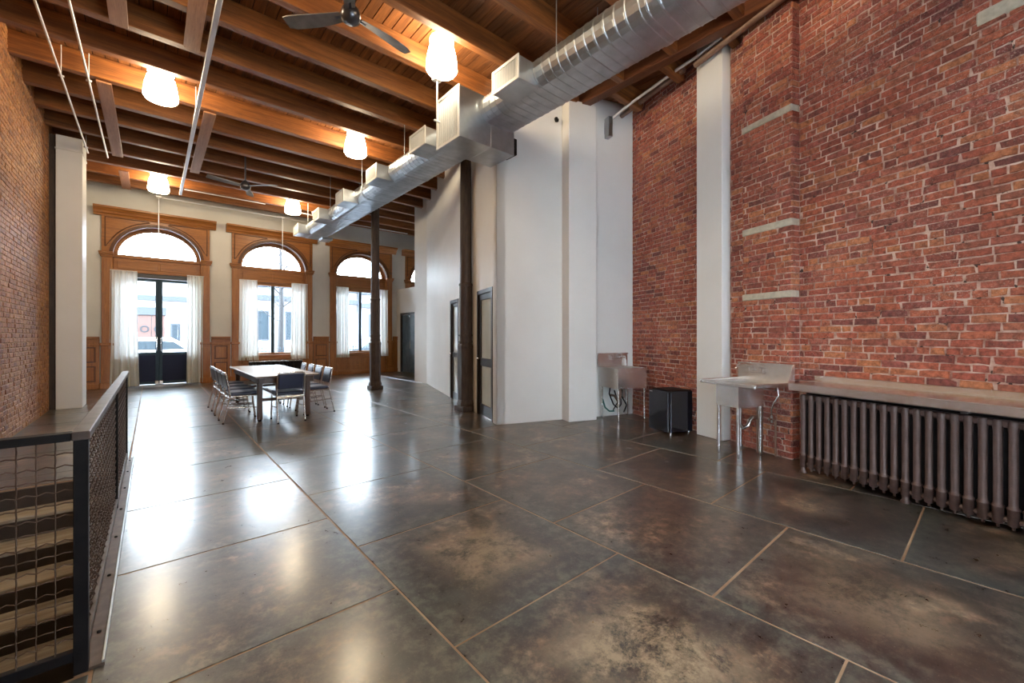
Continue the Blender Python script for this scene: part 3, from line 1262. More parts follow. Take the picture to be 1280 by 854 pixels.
curtain(-.83, -.30, .03, 3.10, 1, 'long sheer white curtain left of the glazed street door', .10)
curtain(.76, 1.15, .03, 3.10, 2, 'long sheer white curtain right of the glazed street door', .04)
curtain(2.02, 2.50, .62, 3.10, 3, 'short sheer white curtain on the left of the middle arched window', .05)
curtain(3.48, 3.96, .62, 3.10, 4, 'short sheer white curtain on the right of the middle arched window', .05)
curtain(4.90, 5.32, .62, 3.10, 5, 'short sheer white curtain just left of the iron column, third arched window', .05)
curtain(6.34, 6.80, .62, 3.10, 6, 'short sheer white curtain at the window edge beside the low white wall', .05)

# ------------------------------------------------------------------ stair and guard rail
st = empty('staircase', (LX + .6, ST_Y1, 0), 0, label='wooden stair with worn pale treads and dark risers going down behind the guard rail', cat='staircase')
XW0, XW1 = LX + .01, ST_X1 - .01
for i in range(11):
    yn = -i * .285
    z = -.18 * i
    MB().box(XW0 - st.location.x, XW1 - st.location.x, yn - .018, yn + .004, z - .18, z - (.012 if i == 0 else .034)).build('riser', M_RISER, st)
    MB().box(XW0 - st.location.x, XW1 - st.location.x, yn - .305, yn - .004, z - .215, z - .18, .008).build('tread', M_TREAD, st)
# stairwell lining
mb = MB()
mb.box(ST_X1, ST_X1 + .1, ST_Y0 - .1, ST_Y1 + .1, -2.6, -.34)
mb.box(LX, ST_X1 + .1, ST_Y0 - .13, ST_Y0 - .03, -2.6, -.34)
mb.box(LX, ST_X1 + .1, ST_Y0 - .13, ST_Y1, -2.7, -2.6)
mb.build('wall_stairwell', M_STUCCO, kind='structure')

gr = empty('guard_rail', (-.22, ST_Y0, 0), 0, label='black steel guard rail with crimped wire mesh around the stair opening', cat='railing')
GX, GY = -.22, ST_Y0
HR = .985


def G(m, name, mat):
    o = m.build(name, mat, gr)
    o.location = (-GX, -GY, 0)
    return o


RY1 = 6.30
G(MB().box(GX - .022, GX + .022, GY - .022, GY + .022, .0, HR - .03, .002), 'post', M_BLACK)
G(MB().box(GX - .016, GX + .016, 4.55, 4.58, .0, HR - .03, .002), 'post', M_BLACK)
G(MB().box(GX - .016, GX + .016, RY1 - .03, RY1, .0, HR - .03, .002), 'post', M_BLACK)
G(MB().box(LX + .005, LX + .03, GY - .016, GY + .016, .0, HR - .03, .002), 'post', M_BLACK)
G(MB().box(GX - .027, GX + .027, GY - .027, RY1 + .01, HR - .03, HR + .005, .003), 'top_rail', M_RAILTOP)
G(MB().box(LX + .005, GX - .027, GY - .027, GY + .027, HR - .03, HR + .003, .003), 'top_rail', M_BLACK)
G(MB().box(GX - .016, GX + .016, GY + .022, RY1 - .03, .055, .085, .002), 'bottom_rail', M_RAILTOP)
G(MB().box(LX + .03, GX - .022, GY - .016, GY + .016, .055, .095, .002), 'bottom_rail', M_BLACK)


def wire_mesh(axis, a0, a1, fixed, z0, z1, pitch=.052):
    m = MB()
    nv = int((a1 - a0) / pitch)
    nh = int((z1 - z0) / pitch)
    P = lambda a, off, z: (a, fixed + off, z) if axis == 'x' else (fixed + off, a, z)
    for i in range(1, nv + 1):
        a = a0 + i * (a1 - a0) / (nv + 1)
        pts = []
        for q in range(nh * 2 + 3):
            z = z0 + q * (z1 - z0) / (nh * 2 + 2)
            pts.append(P(a, .0042 * (1 if (q + i) % 2 else -1), z))
        m.tube(pts, .0026, 4, False)
    for j in range(1, nh + 1):
        z = z0 + j * (z1 - z0) / (nh + 1)
        pts = []
        for q in range(nv * 2 + 3):
            a = a0 + q * (a1 - a0) / (nv * 2 + 2)
            pts.append(P(a, .0042 * (-1 if (q + j) % 2 else 1), z + .0035 * (1 if q % 2 else -1)))
        m.tube(pts, .0026, 4, False)
    o = G(m, 'wire_mesh', M_WIRE)
    tag(o, kind='stuff')


wire_mesh('x', LX + .03, GX - .022, GY, .095, HR - .03)
wire_mesh('y', GY + .022, 4.55, GX, .085, HR - .03)
wire_mesh('y', 4.58, RY1 - .03, GX, .085, HR - .03)
# steel kerb angle along the floor edge
kb = MB()
kb.box(ST_X1 + .005, -.15, ST_Y0 - .02, RY1 + .05, -.001, .012, .002)
kerb = G(kb, 'kerb_angle', M_WIRE)
G(MB().box(-.160, -.15, ST_Y0 - .02, RY1 + .05, .012, .024, .002), 'kerb_lip', M_GALV)
for yy in (2.7, 3.3, 3.9, 4.5, 5.1, 5.7, 6.2):
    G(MB().lathe([(.008, 0), (.008, .008), (.0, .011)], 8, (-.185, yy)), 'kerb_bolt', M_BLACK).location = (-GX, -GY, .012)

# ------------------------------------------------------------------ iron columns
def column(x, y, label):
    e = empty('iron_column', (x, y, 0), 0, label=label, cat='column', group='cast iron columns under the duct')
    MB().box(-.155, .155, -.155, .155, 0, .10, .01).build('base_block', M_IRON, e)
    MB().lathe([(.160, .10), (.165, .14), (.150, .19), (.140, .21)], 8, smooth=False, rot=R(22.5)).build('base_moulding', M_IRON, e)
    MB().lathe([(.138, .21), (.142, 1.14), (.150, 1.17), (.150, 1.20), (.128, 1.24)], 8, smooth=False, rot=R(22.5)).build('pedestal', M_IRON, e)
    MB().lathe([(.118, 1.24), (.130, 1.27), (.118, 1.30), (.118, 1.36), (.132, 1.39), (.118, 1.42)], 16).build('ring', M_IRON, e)
    m = MB()
    nf = 40
    vs = []
    for z in (1.42, 2.29):
        for k_ in range(nf):
            a = 2 * math.pi * k_ / nf
            rr = .116 if k_ % 4 in (0, 1) else .108
            vs.append((rr * math.cos(a), rr * math.sin(a), z))
    m.add(vs, [(k_, (k_ + 1) % nf, nf + (k_ + 1) % nf, nf + k_) for k_ in range(nf)])
    m.build('fluted_shaft', M_IRON, e)
    MB().lathe([(.116, 2.29), (.128, 2.31), (.128, 2.33), (.108, 2.36)], 16).build('collar', M_IRON, e)
    MB().lathe([(.108, 2.36), (.098, ZJ - .34)], 20).build('upper_shaft', M_IRON, e)
    m = MB().lathe([(.098, ZJ - .34), (.15, ZJ - .29), (.15, ZJ - .262)], 16)
    m.build('capital', M_IRON, e)
    return e


column(4.385, 6.385, 'tall dark cast iron column beside the glazed black door')
column(4.36, 10.45, 'tall dark cast iron column in front of the third arched window')

# ------------------------------------------------------------------ air duct
DS = .93
zb = 1.38 + 3.22 * DS
DR = .2 * DS
CXL, CXR = 3.89 * DS, 4.256 * DS
ZC = zb + DR


def oval(grow=0.0, n=10):
    p = []
    r = DR + grow
    for i in range(n + 1):
        a = R(90 + 180 * i / n)
        p.append((CXL + r * math.cos(a), ZC + r * math.sin(a)))
    for i in range(n + 1):
        a = R(-90 + 180 * i / n)
        p.append((CXR + r * math.cos(a), ZC + r * math.sin(a)))
    return p


duct = empty('air_duct', (3.7, 5.0, zb), 0, label='long galvanised flat-oval air duct with side grilles hung under the joists', cat='duct')


def DB(m, name, mat, parent=None):
    o = m.build(name, mat, parent or duct)
    if parent is None:
        o.location = (-3.7, -5.0, -zb)
    return o


def duct_run(y0, y1, pitch=.125):
    m = MB()
    rings = []
    y = y0
    base, rib = oval(0), oval(.005)
    while y < y1 - pitch * .5:
        rings += [(y, base), (y + pitch * .80, base), (y + pitch * .86, rib), (y + pitch * .94, rib)]
        y += pitch
    rings.append((y1, base))
    n = len(base)
    vs = []
    for (yy, pr) in rings:
        vs += [(p[0], yy, p[1]) for p in pr]
    fs = []
    for i in range(len(rings) - 1):
        for k_ in range(n):
            k2 = (k_ + 1) % n
            fs.append((i * n + k_, i * n + k2, (i + 1) * n + k2, (i + 1) * n + k_))
    m.add(vs, fs, False)
    m.add(vs[:n], [tuple(range(n))])
    m.add(vs[-n:], [tuple(range(n))[::-1]])
    return m


SEG = [(-1.0, 2.2), (2.22, 4.70), (5.2, 7.2), (7.22, 9.0), (9.02, 10.9), (10.92, 13.75)]
for (a, b) in SEG:
    DB(duct_run(a, b, .125 if b < 9.5 else .16), 'duct_section', M_GALV)
for yj in (2.21, 7.21, 9.01, 10.91):
    m = MB()
    p1, p0 = oval(.009), oval(.0)
    n = len(p1)
    vs = []
    for yy, pr in ((yj - .035, p0), (yj - .03, p1), (yj + .03, p1), (yj + .035, p0)):
        vs += [(p[0], yy, p[1]) for p in pr]
    m.add(vs, [(i * n + k_, i * n + (k_ + 1) % n, (i + 1) * n + (k_ + 1) % n, (i + 1) * n + k_) for i in range(3) for k_ in range(n)])
    DB(m, 'joint_collar', M_GALV)


def grille_box(y0, y1, z0, z1, x0, x1):
    bx = DB(MB().box(x0, x1, y0, y1, z0, z1, .004), 'grille_box', M_GALV)
    f = MB()
    fw = .028
    f.box(x0 - .012, x0 + .003, y0 - .008, y0 + fw, z0 - .008, z1 + .008)
    f.box(x0 - .012, x0 + .003, y1 - fw, y1 + .008, z0 - .008, z1 + .008)
    f.box(x0 - .012, x0 + .003, y0 + fw, y1 - fw, z0 - .008, z0 + fw)
    f.box(x0 - .012, x0 + .003, y0 + fw, y1 - fw, z1 - fw, z1 + .008)
    f.build('grille_frame', M_GRILLE, bx)
    s = MB()
    n = 14
    for k_ in range(n):
        y = y0 + fw + (k_ + .5) * (y1 - y0 - 2 * fw) / n
        s.box(x0 - .008, x0 - .001, y - .006, y + .006, z0 + fw, z1 - fw)
    s.build('grille_slats', M_GRILLE, bx)


XL = CXL - DR
for (y0, y1) in ((3.60, 4.08), (5.78, 6.28), (7.62, 8.12), (9.42, 9.92), (11.22, 11.72), (13.2, 13.72)):
    grille_box(y0, y1, zb + .0, zb + .27, XL - .22, XL + .12)
# cross plenum with the tall grille and the dark branch into the partition
grille_box(4.66, 5.23, 4.05, zb + .36, 3.10, XL + .2)
DB(MB().box(XL + .2, CXR + DR * .6, 4.66, 5.23, 4.05, zb + .38, .006), 'plenum', M_GALV)
DB(MB().box(3.94, 4.16, 4.70, 4.94, 4.10, 4.34, .004), 'branch_collar', M_BLACK)
for (hy) in (1.2, 3.2, 6.9, 8.9, 11.0, 13.0):
    for hx in (XL - .012, CXR + DR + .012):
        DB(MB().tube([(hx, hy, ZC), (hx, hy, ZD - .02)], .006, 6), 'hanger_rod', M_GALV)
DB(MB().box(CXR - .05, CXR + .25, 13.3, 13.7, zb - .06, zb + .02, .004), 'end_damper', M_GALV)

# ------------------------------------------------------------------ ceiling lamps
def lamp(x, y, label):
    e = empty('ceiling_lamp', (x, y, ZD), 0, label=label, cat='lamp', group='lit frosted glass ceiling lamps')
    MB().lathe([(0, 0), (.085, 0), (.085, -.02), (.05, -.05), (.05, -.09)][::-1], 20).build('canopy', M_GALV, e)
    prof = [(.0, -.60), (.13, -.60), (.185, -.585), (.205, -.55), (.20, -.46), (.185, -.36), (.165, -.275), (.14, -.235), (.155, -.20), (.155, -.155), (.12, -.13), (.05, -.09)]
    MB().lathe(prof, 28).build('lamp_shade', M_LAMP, e)
    return e


lamp(.10, 8.05, 'glowing glass ceiling lamp lighting the yellow joist on the left')
lamp(2.90, 4.78, 'largest glowing glass ceiling lamp, just above the duct')
lamp(2.97, 8.05, 'glowing glass ceiling lamp halfway down the room left of the duct')
lamp(.12, 13.2, 'small glowing glass ceiling lamp above the glazed street door')
lamp(3.03, 13.05, 'smallest glowing glass ceiling lamp at the far end of the duct')
lamp(.10, 4.78, 'glowing glass ceiling lamp above the stair guard rail')
lamp(.10, 1.48, 'glowing glass ceiling lamp above the photographer, left')
lamp(2.90, 1.48, 'glowing glass ceiling lamp above the photographer, right')

# ------------------------------------------------------------------ ceiling fans
def fan(x, y, zh, ang, label):
    e = empty('ceiling_fan', (x, y, ZD), 0, label=label, cat='fan', group='dark three-blade ceiling fans')
    h = zh - ZD
    MB().lathe([(0.03, -.09), (.055, -.06), (.06, 0)], 16).build('canopy', M_FANM, e)
    MB().tube([(0, 0, -.05), (0, 0, h + .10)], .016, 10).build('down_rod', M_FANM, e)
    MB().lathe([(0, h - .085), (.05, h - .08), (.09, h - .05), (.098, h), (.085, h + .05), (.045, h + .10), (.02, h + .12)], 20).build('motor', M_FANM, e)
    for k_ in range(3):
        a = R(ang + 120 * k_)
        m = MB()
        vs, fs = [], []
        n = 10
        for i in range(n + 1):
            t = i / n
            rr = .10 + .60 * t
            w = .045 + .028 * math.sin(min(t * 1.1, 1) * math.pi * .6)
            off = .05 * t * t
            if t > .93: w *= .75
            for (q, zz) in ((-w + off, -.014), (w + off, .016)):
                for dz in (-.004, .004):
                    vs.append((rr, q, h + zz + dz))
        for i in range(n):
            b0, b1 = i * 4, (i + 1) * 4
            fs += [(b0, b0 + 2, b1 + 2, b1), (b0 + 1, b1 + 1, b1 + 3, b0 + 3), (b0, b1, b1 + 1, b0 + 1), (b0 + 2, b0 + 3, b1 + 3, b1 + 2)]
        fs += [(0, 1, 3, 2), (n * 4, n * 4 + 2, n * 4 + 3, n * 4 + 1)]
        m.add(vs, fs)
        o = m.build('blade', M_FANB, e)
        o.rotation_euler = (0, 0, a)
        m = MB().box(.07, .17, -.018, .018, h - .006, h + .008, .003)
        o2 = m.build('blade_bracket', M_FANM, o)


fan(1.50, 4.20, 4.58, 127, 'large dark ceiling fan cut off by the top of the picture')
fan(1.50, 10.4, 4.56, 190, 'small distant dark ceiling fan above the dining table')

# ------------------------------------------------------------------ conduits under the ceiling
def pipe(name, pts, r, mat, label, cat, group=None, hang=(), n=8, square=False):
    p0 = pts[0]
    e = empty(name, p0, 0, label=label, cat=cat, group=group)
    m = MB()
    if square:
        a, b = Vector(pts[0]), Vector(pts[1])
        m.box(-r, r, 0, (b - a).length, -r, r, .003)
    else:
        m.tube([tuple(Vector(p) - Vector(p0)) for p in pts], r, n)
    m.build('pipe_run', mat, e)
    for (hx, hy, z0, z1) in hang:
        MB().tube([(hx - p0[0], hy - p0[1], z0 - p0[2]), (hx - p0[0], hy - p0[1], z1 - p0[2])], .006, 6).build('hanger', mat, e)
        MB().box(hx - p0[0] - .03, hx - p0[0] + .03, hy - p0[1] - .01, hy - p0[1] + .01, z0 - p0[2] - .012, z0 - p0[2] + .012, .003).build('clamp', mat, e)
    return e


pipe('sprinkler_pipe', [(-.95, 3.5, 4.97), (-.95, 11.62, 4.97)], .014, M_PIPEW, 'thin pale pipe under the joists nearest the left brick wall', 'pipe', 'thin pale pipes under the joists', [(-.95, 8.42, 4.97, 5.40), (-.95, 11.3, 4.97, 5.2), (-.95, 5.1, 4.97, 5.40)])
pipe('sprinkler_pipe', [(-.68, 3.5, 5.01), (-.68, 11.8, 5.01)], .014, M_PIPEW, 'second thin pale pipe from the left brick wall, under the joists', 'pipe', 'thin pale pipes under the joists', [(-.68, 8.42, 5.01, 5.40), (-.68, 5.1, 5.01, 5.40)])
pipe('strut_channel', [(.535, 3.8, 4.90), (.535, 13.2, 4.90)], .026, M_PIPEW, 'pale strut channel running down the room under the joists left of centre', 'channel', None, [(.535, 8.42, 4.92, 5.40), (.535, 5.1, 4.92, 5.40), (.535, 11.7, 4.92, 5.2)], square=True)
pipe('conduit', [(.20, 14.62, 5.09), (3.75, 14.62, 5.09)], .012, M_PIPEW, 'thin pale conduit along the last joist above the arched windows', 'conduit')
pipe('conduit', [(.62, 13.45, 5.10), (2.42, 13.45, 5.10)], .012, M_PIPEW, 'thin pale conduit below the far ceiling fan', 'conduit')
pipe('conduit', [(4.55, 13.9, 5.08), (7.0, 13.9, 5.08)], .014, M_PIPEW, 'thin pale conduit behind the iron column near the ceiling', 'conduit')


def drop_rod(x, y, z0, z1, label):
    e = empty('drop_rod', (x, y, z1), 0, label=label, cat='rod', group='thin pale drop rods in front of the arches')
    MB().tube([(0, 0, 0), (0, 0, z0 - z1)], .011, 8).build('rod', M_PIPEW, e)
    MB().box(-.06, .06, -.05, .05, -.02, .03, .012).build('junction_box', M_PIPEW, e)
    MB().box(-.05, .05, -.012, .012, z0 - z1 - .015, z0 - z1 + .01, .004).build('sprinkler_tip', M_PIPEW, e)


drop_rod(.135, 14.60, 4.03, 5.09, 'thin pale rod hanging in front of the fanlight over the street door')
drop_rod(3.10, 14.60, 4.02, 5.09, 'thin pale rod hanging in front of the middle fanlight')
drop_rod(2.93, 4.95, 4.3, 4.86, 'thin pale pull rod hanging below the largest ceiling lamp')
# lamp spur fittings at the duct end
pipe('conduit_fitting', [(3.28, 13.4, 5.02), (3.65, 13.4, 5.00), (3.65, 13.4, 5.12)], .02, M_PIPEW, 'short pale pipe fitting beside the far end of the duct', 'conduit')

# pipes along the top of the right brick wall
a = BP(.18, 2.32, 5.24)
b = BP(-1.42, 2.36, 5.22)
pipe('wall_pipe', [a, b], .038, M_COPPER, 'brown pipe along the top of the brick wall', 'pipe')
pts = [BP(-.18, 2.02, 5.06), BP(-.28, 2.08, 5.12), BP(-.55, 2.12, 5.15), BP(-1.45, 2.22, 5.18), BP(-1.70, 2.27, 5.19), BP(-4.4, 2.30, 5.20)]
pipe('wall_conduit', pts, .022, M_PIPEW, 'pale conduit crossing above the white pilaster at the top right', 'conduit')
pipe('wall_pipe', [BP(-1.66, 2.33, 5.14), BP(-4.6, 2.35, 5.15)], .045, M_COPPER, 'brown pipe under the pale conduit at the top right corner', 'pipe')
hb = empty('hanger_bracket', BP(0.02, 1.98, 4.95), -TH, label='small grey steel bracket at the top of the white end wall', cat='bracket')
MB().box(-.02, .06, -.16, -.03, -.18, .16, .004).build('plate', M_GALV, hb)
MB().box(-.02, .06, -.03, -.02, -.10, .10, .004).build('flange', M_GALV, hb)
cl = empty('spot_camera', BP(-.05, 1.02, 4.92), -TH, label='tiny black security camera at the top of the white end wall', cat='camera')
MB().box(-.02, .02, .0, .05, -.01, .03, .003).build('mount', M_BLACK, cl)
MB().lathe([(0, -.05), (.03, -.045), (.035, -.01), (.02, .0)], 12).build('dome', M_BLACK, cl)

# ------------------------------------------------------------------ sinks, refrigerator (skewed frame: x=v, y=u)
def faucet(parent, x, y, z, reach_x, reach_y, horiz='y'):
    """wall mixer on a splash, spout reaching out"""
    f = MB()
    d = (0, 1) if horiz == 'y' else (1, 0)
    for s in (-1, 1):
        px, py = x + d[0] * .085 * s, y + d[1] * .085 * s
        ox, oy = reach_x * .12, reach_y * .12
        f.tube([(px, py, z), (px + ox, py + oy, z)], [.024, .018], 10)
        f.tube([(px + ox, py + oy, z - .02), (px + ox, py + oy, z + .045)], .014, 8)
    f.tube([(x - d[0] * .09 + reach_x * .12, y - d[1] * .09 + reach_y * .12, z), (x + d[0] * .09 + reach_x * .12, y + d[1] * .09 + reach_y * .12, z)], .015, 8)
    b = f.build('faucet', M_CHROME, parent)
    s_ = MB()
    bx, by = x + reach_x * .12, y + reach_y * .12
    s_.tube([(bx, by, z), (bx + reach_x * .1, by + reach_y * .1, z + .07), (bx + reach_x * .5, by + reach_y * .5, z + .10), (bx + reach_x * .9, by + reach_y * .9, z + .085), (bx + reach_x, by + reach_y, z + .04)], .010, 8)
    s_.build('spout', M_CHROME, b)
    for s in (-1, 1):
        px, py = x + d[0] * .085 * s + reach_x * .12, y + d[1] * .085 * s + reach_y * .12
        MB().box(px - .012 - .02 * abs(d[0]), px + .012 + .02 * abs(d[0]), py - .012 - .02 * abs(d[1]), py + .012 + .02 * abs(d[1]), z + .045, z + .062, .005).build('tap_handle', M_CHROME, b)


def basin(m, x0, x1, y0, y1, z0, z1, t=.006):
    m.box(x0, x0 + t, y0, y1, z0, z1)
    m.box(x1 - t, x1, y0, y1, z0, z1)
    m.box(x0 + t, x1 - t, y0, y0 + t, z0, z1)
    m.box(x0 + t, x1 - t, y1 - t, y1, z0, z1)
    m.box(x0 + t, x1 - t, y0 + t, y1 - t, z0, z0 + t)


# sink in the corner against the white end wall
s1 = empty('utility_sink', (OX, OY, 0), -TH, label='stainless steel utility sink in the corner by the white wall, with deep tub', cat='sink')
SA = (1.835, 2.385, -.575, -.075)
m = MB()
basin(m, SA[0], SA[1], SA[2], SA[3], .53, .845)
m.build('tub', M_STEEL, s1)
m = MB()
for (x0, x1, y0, y1) in ((SA[0] - .02, SA[0] + .02, SA[2] - .02, SA[3] + .02), (SA[1] - .02, SA[1] + .02, SA[2] - .02, SA[3] + .02), (SA[0], SA[1], SA[2] - .02, SA[2] + .02), (SA[0], SA[1], SA[3] - .02, SA[3] + .06)):
    m.box(x0, x1, y0, y1, .845, .862, .004)
m.build('rim', M_STEEL, s1)
m = MB()
m.box(1.815, 2.43, -.03, -.008, .862, 1.08, .004)
m.box(1.815, 2.43, -.05, -.008, 1.065, 1.085, .004)
m.build('backsplash', M_STEEL, s1)
for (lx, ly) in ((SA[0] + .02, SA[2] + .02), (SA[1] - .02, SA[2] + .02), (SA[0] + .02, SA[3] - .02), (SA[1] - .02, SA[3] - .02)):
    lg = MB().tube([(lx, ly, .03), (lx, ly, .54)], .016, 10).build('leg', M_ALU, s1)
    MB().lathe([(.012, 0), (.018, .01), (.018, .04)], 10, (lx, ly)).build('foot', M_CHROME, lg)
faucet(s1, 2.16, -.03, .985, 0, -.2, 'x')
m = MB()
m.tube([(2.08, -.30, .53), (2.08, -.30, .36), (2.08, -.22, .29), (2.08, -.14, .36), (2.08, -.03, .36)], .022, 10)
m.build('drain_trap', M_COPPER, s1)
m = MB()
m.tube([(2.02, -.12, .60), (1.97, -.14, .40), (2.04, -.16, .22), (2.15, -.14, .14), (2.24, -.10, .20), (2.26, -.06, .34)], .012, 8)
m.tube([(2.26, -.12, .55), (2.20, -.16, .36), (2.28, -.2, .2), (2.22, -.2, .08)], .012, 8)
m.tube([(2.10, -.10, .45), (2.16, -.12, .25), (2.05, -.14, .12)], .010, 8)
m.build('supply_hose', M_BLACK, s1)
m = MB()
m.tube([(1.90, -.05, .30), (1.93, -.08, .16), (1.99, -.12, .10), (2.08, -.12, .10)], .014, 8)
m.build('green_hose', M_GREEN, s1)
MB().tube([(2.33, -.06, .30), (2.33, -.06, .54)], .012, 8).build('supply_pipe', M_COPPER, s1)
# soap bottle on the rim
sp = empty('soap_bottle', BP(-.055, 2.355, .862), -TH, label='small white soap dispenser standing on the back edge of the corner sink', cat='bottle')
MB().lathe([(.0, .0), (.026, .0), (.028, .01), (.026, .09), (.012, .115), (.012, .13)], 12).build('bottle_body', M_LAMIN, sp)
MB().tube([(0, 0, .13), (0, 0, .165), (-.035, 0, .168)], .006, 6).build('pump', M_LAMIN, sp)

# refrigerator
fr = empty('mini_refrigerator', (OX, OY, 0), -TH, label='small glossy black refrigerator on the floor against the brick wall', cat='refrigerator')
FV0, FV1, FU0, FU1 = 1.975, 2.42, -1.52, -1.12
MB().box(FV0 + .055, FV1, FU0, FU1, .025, .60, .008).build('cabinet', M_GLOSSBLACK, fr)
dr = MB().box(FV0, FV0 + .048, FU0, FU1, .03, .60, .012).build('door', M_GLOSSBLACK, fr)
MB().box(FV0 - .004, FV0 + .002, FU1 - .09, FU1 - .03, .572, .584, .001).build('badge', M_CHROME, dr, label='small silver badge')
for (a_, b_) in ((FV0 + .08, FU0 + .04), (FV0 + .08, FU1 - .04), (FV1 - .04, FU0 + .04), (FV1 - .04, FU1 - .04)):
    MB().lathe([(.018, 0), (.018, .03)], 10, (a_, b_)).build('foot', M_CHROME, fr)
MB().box(FV0 + .06, FV1 - .01, FU0 + .01, FU1 - .01, .602, .612, .004).build('top_cover', M_BLACK, fr)

# sink with drainboard against the pier
s2 = empty('drainboard_sink', (OX, OY, 0), -TH, label='stainless steel sink with splashback standing against the stone-banded brick pier', cat='sink')
SU0, SU1, SV0, SV1 = -2.70, -2.40, 1.90, 2.30
m = MB()
basin(m, SV0, SV1, SU0, SU1, .57, .84)
m.build('tub', M_STEEL, s2)
m = MB()
RU0, RU1, RV0, RV1 = -2.98, -2.27, 1.80, 2.405
m.box(RV0, SV0 + .004, RU0, RU1, .838, .852)
m.box(SV1 - .004, RV1, RU0, RU1, .838, .852)
m.box(SV0, SV1, RU0, SU0 + .004, .838, .852)
m.box(SV0, SV1, SU1 - .004, RU1, .838, .852)
m.build('drainboard', M_STEEL, s2)
m = MB()
m.box(RV0 - .012, RV0 + .014, RU0 - .012, RU1 + .012, .822, .868, .008)
m.box(RV0, RV1, RU0 - .012, RU0 + .014, .822, .868, .008)
m.box(RV0, RV1, RU1 - .014, RU1 + .012, .822, .868, .008)
m.build('rolled_rim', M_STEEL, s2)
m = MB()
m.box(RV1 - .002, RV1 + .014, RU0, RU1, .85, 1.045, .004)
m.box(RV1 - .012, RV1 + .02, RU0, RU1, 1.04, 1.062, .006)
vs = [(RV1, RU0, .86), (RV1 - .10, RU0, .86), (RV1 - .02, RU0, 1.05), (RV1, RU0, 1.05)]
vs += [(p[0], RU0 + .006, p[2]) for p in vs]
m.add(vs, [(0, 1, 2, 3), (7, 6, 5, 4), (0, 4, 5, 1), (1, 5, 6, 2), (2, 6, 7, 3)])
m.build('backsplash', M_STEEL, s2)
for (lx, ly) in ((SV0 + .02, SU0 + .02), (SV1 - .03, SU0 + .02), (SV0 + .02, SU1 - .02), (SV1 - .03, SU1 - .02)):
    lg = MB().tube([(lx, ly, .05), (lx, ly, .58)], .019, 10).build('leg', M_ALU, s2)
    MB().lathe([(.012, 0), (.016, .015), (.019, .06)], 10, (lx, ly)).build('foot', M_CHROME, lg)
faucet(s2, RV1 - .004, -2.55, .955, -.24, .07, 'y')
m = MB()
m.tube([(2.10, -2.55, .57), (2.10, -2.55, .36), (2.13, -2.57, .31), (2.18, -2.59, .33), (2.21, -2.60, .40), (2.25, -2.6, .43), (2.33, -2.6, .42)], .024, 10)
m.build('drain_trap', M_ALU, s2)
MB().tube([(2.34, -2.62, .012), (2.34, -2.62, .60)], .034, 12).build('waste_pipe', M_COPPER, s2)
m = MB()
m.tube([(2.30, -2.86, .83), (2.29, -2.89, .72), (2.27, -2.84, .62), (2.29, -2.80, .54), (2.30, -2.80, .46)], .009, 8)
m.build('supply_hose', M_ALU, s2)
m = MB()
m.tube([(2.30, -2.80, .40), (2.30, -2.80, .48)], .018, 8)
m.tube([(2.25, -2.80, .44), (2.36, -2.80, .44)], .014, 8)
m.build('stop_valve', M_CHROME, s2)
MB().tube([(2.36, -2.80, .012), (2.36, -2.80, .44)], .011, 8).build('supply_pipe', M_COPPER, s2)

# ------------------------------------------------------------------ radiator and the steel shelf above it
rad = empty('column_radiator', (OX, OY, 0), -TH, label='long brown cast iron column radiator along the brick wall', cat='radiator')
NT, P0, PITCH, RV = 27, -3.262, .0752, 2.13
prof = [(.019, .055), (.030, .062), (.030, .165), (.0335, .170), (.0335, .182), (.027, .188), (.0245, .20), (.0245, .70), (.028, .74), (.028, .775), (.018, .79)]
me_t = MB().lathe(prof, 14).mesh('radiator_tube', M_RAD)
me_t2 = MB().lathe(prof, 8).mesh('radiator_tube', M_RAD)
me_f = MB().lathe([(.032, 0), (.034, .012), (.022, .03), (.024, .062)], 12).mesh('foot', M_RAD)
me_n = MB().lathe([(.0, .03), (.010, .03), (.010, .056)], 6).mesh('drain_plug', M_RAD)
for i in range(NT):
    u = P0 - i * PITCH
    inst('radiator_tube', me_t, rad, (RV, u, 0))
    if i % 11 == 0:
        inst('foot', me_f, rad, (RV, u, 0))
    else:
        inst('drain_plug', me_n, rad, (RV, u, 0))
inst('foot', me_f, rad, (RV + .17, P0, 0))
inst('foot', me_f, rad, (RV + .17, P0 - (NT - 1) * PITCH, 0))
MB().box(RV + .055, RV + .20, P0 - (NT - 1) * PITCH - .03, P0 + .02, .06, .80, .01).build('gap_shade_sheet', M_BLACK, rad)  # black sheet added to stand for the shade between the tubes
MB().box(RV - .01, RV + .06, P0 - (NT - 1) * PITCH - .03, P0 + .03, .075, .11, .01).build('bottom_header', M_RAD, rad)
MB().box(RV - .01, RV + .06, P0 - (NT - 1) * PITCH - .03, P0 + .03, .735, .785, .01).build('top_header', M_RAD, rad)
sh = empty('steel_shelf', (OX, OY, 0), -TH, label='stainless steel shelf with upstand over the radiator', cat='shelf')
E0, E1 = -5.4, -3.20
MB().box(2.0, 2.53, E0, E1, .888, .902, .003).build('shelf_top', M_STEEL, sh)
MB().box(1.992, 2.006, E0, E1, .832, .903, .004).build('front_apron', M_STEEL, sh)
MB().box(2.006, 2.53, E1 - .012, E1, .832, .890, .003).build('end_apron', M_STEEL, sh)
MB().box(2.515, 2.535, E0, E1 + .08, .902, .957, .004).build('upstand', M_STEEL, sh)
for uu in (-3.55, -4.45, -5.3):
    MB().box(2.10, 2.53, uu - .02, uu + .02, .80, .888, .004).build('bracket', M_GALVD, sh)

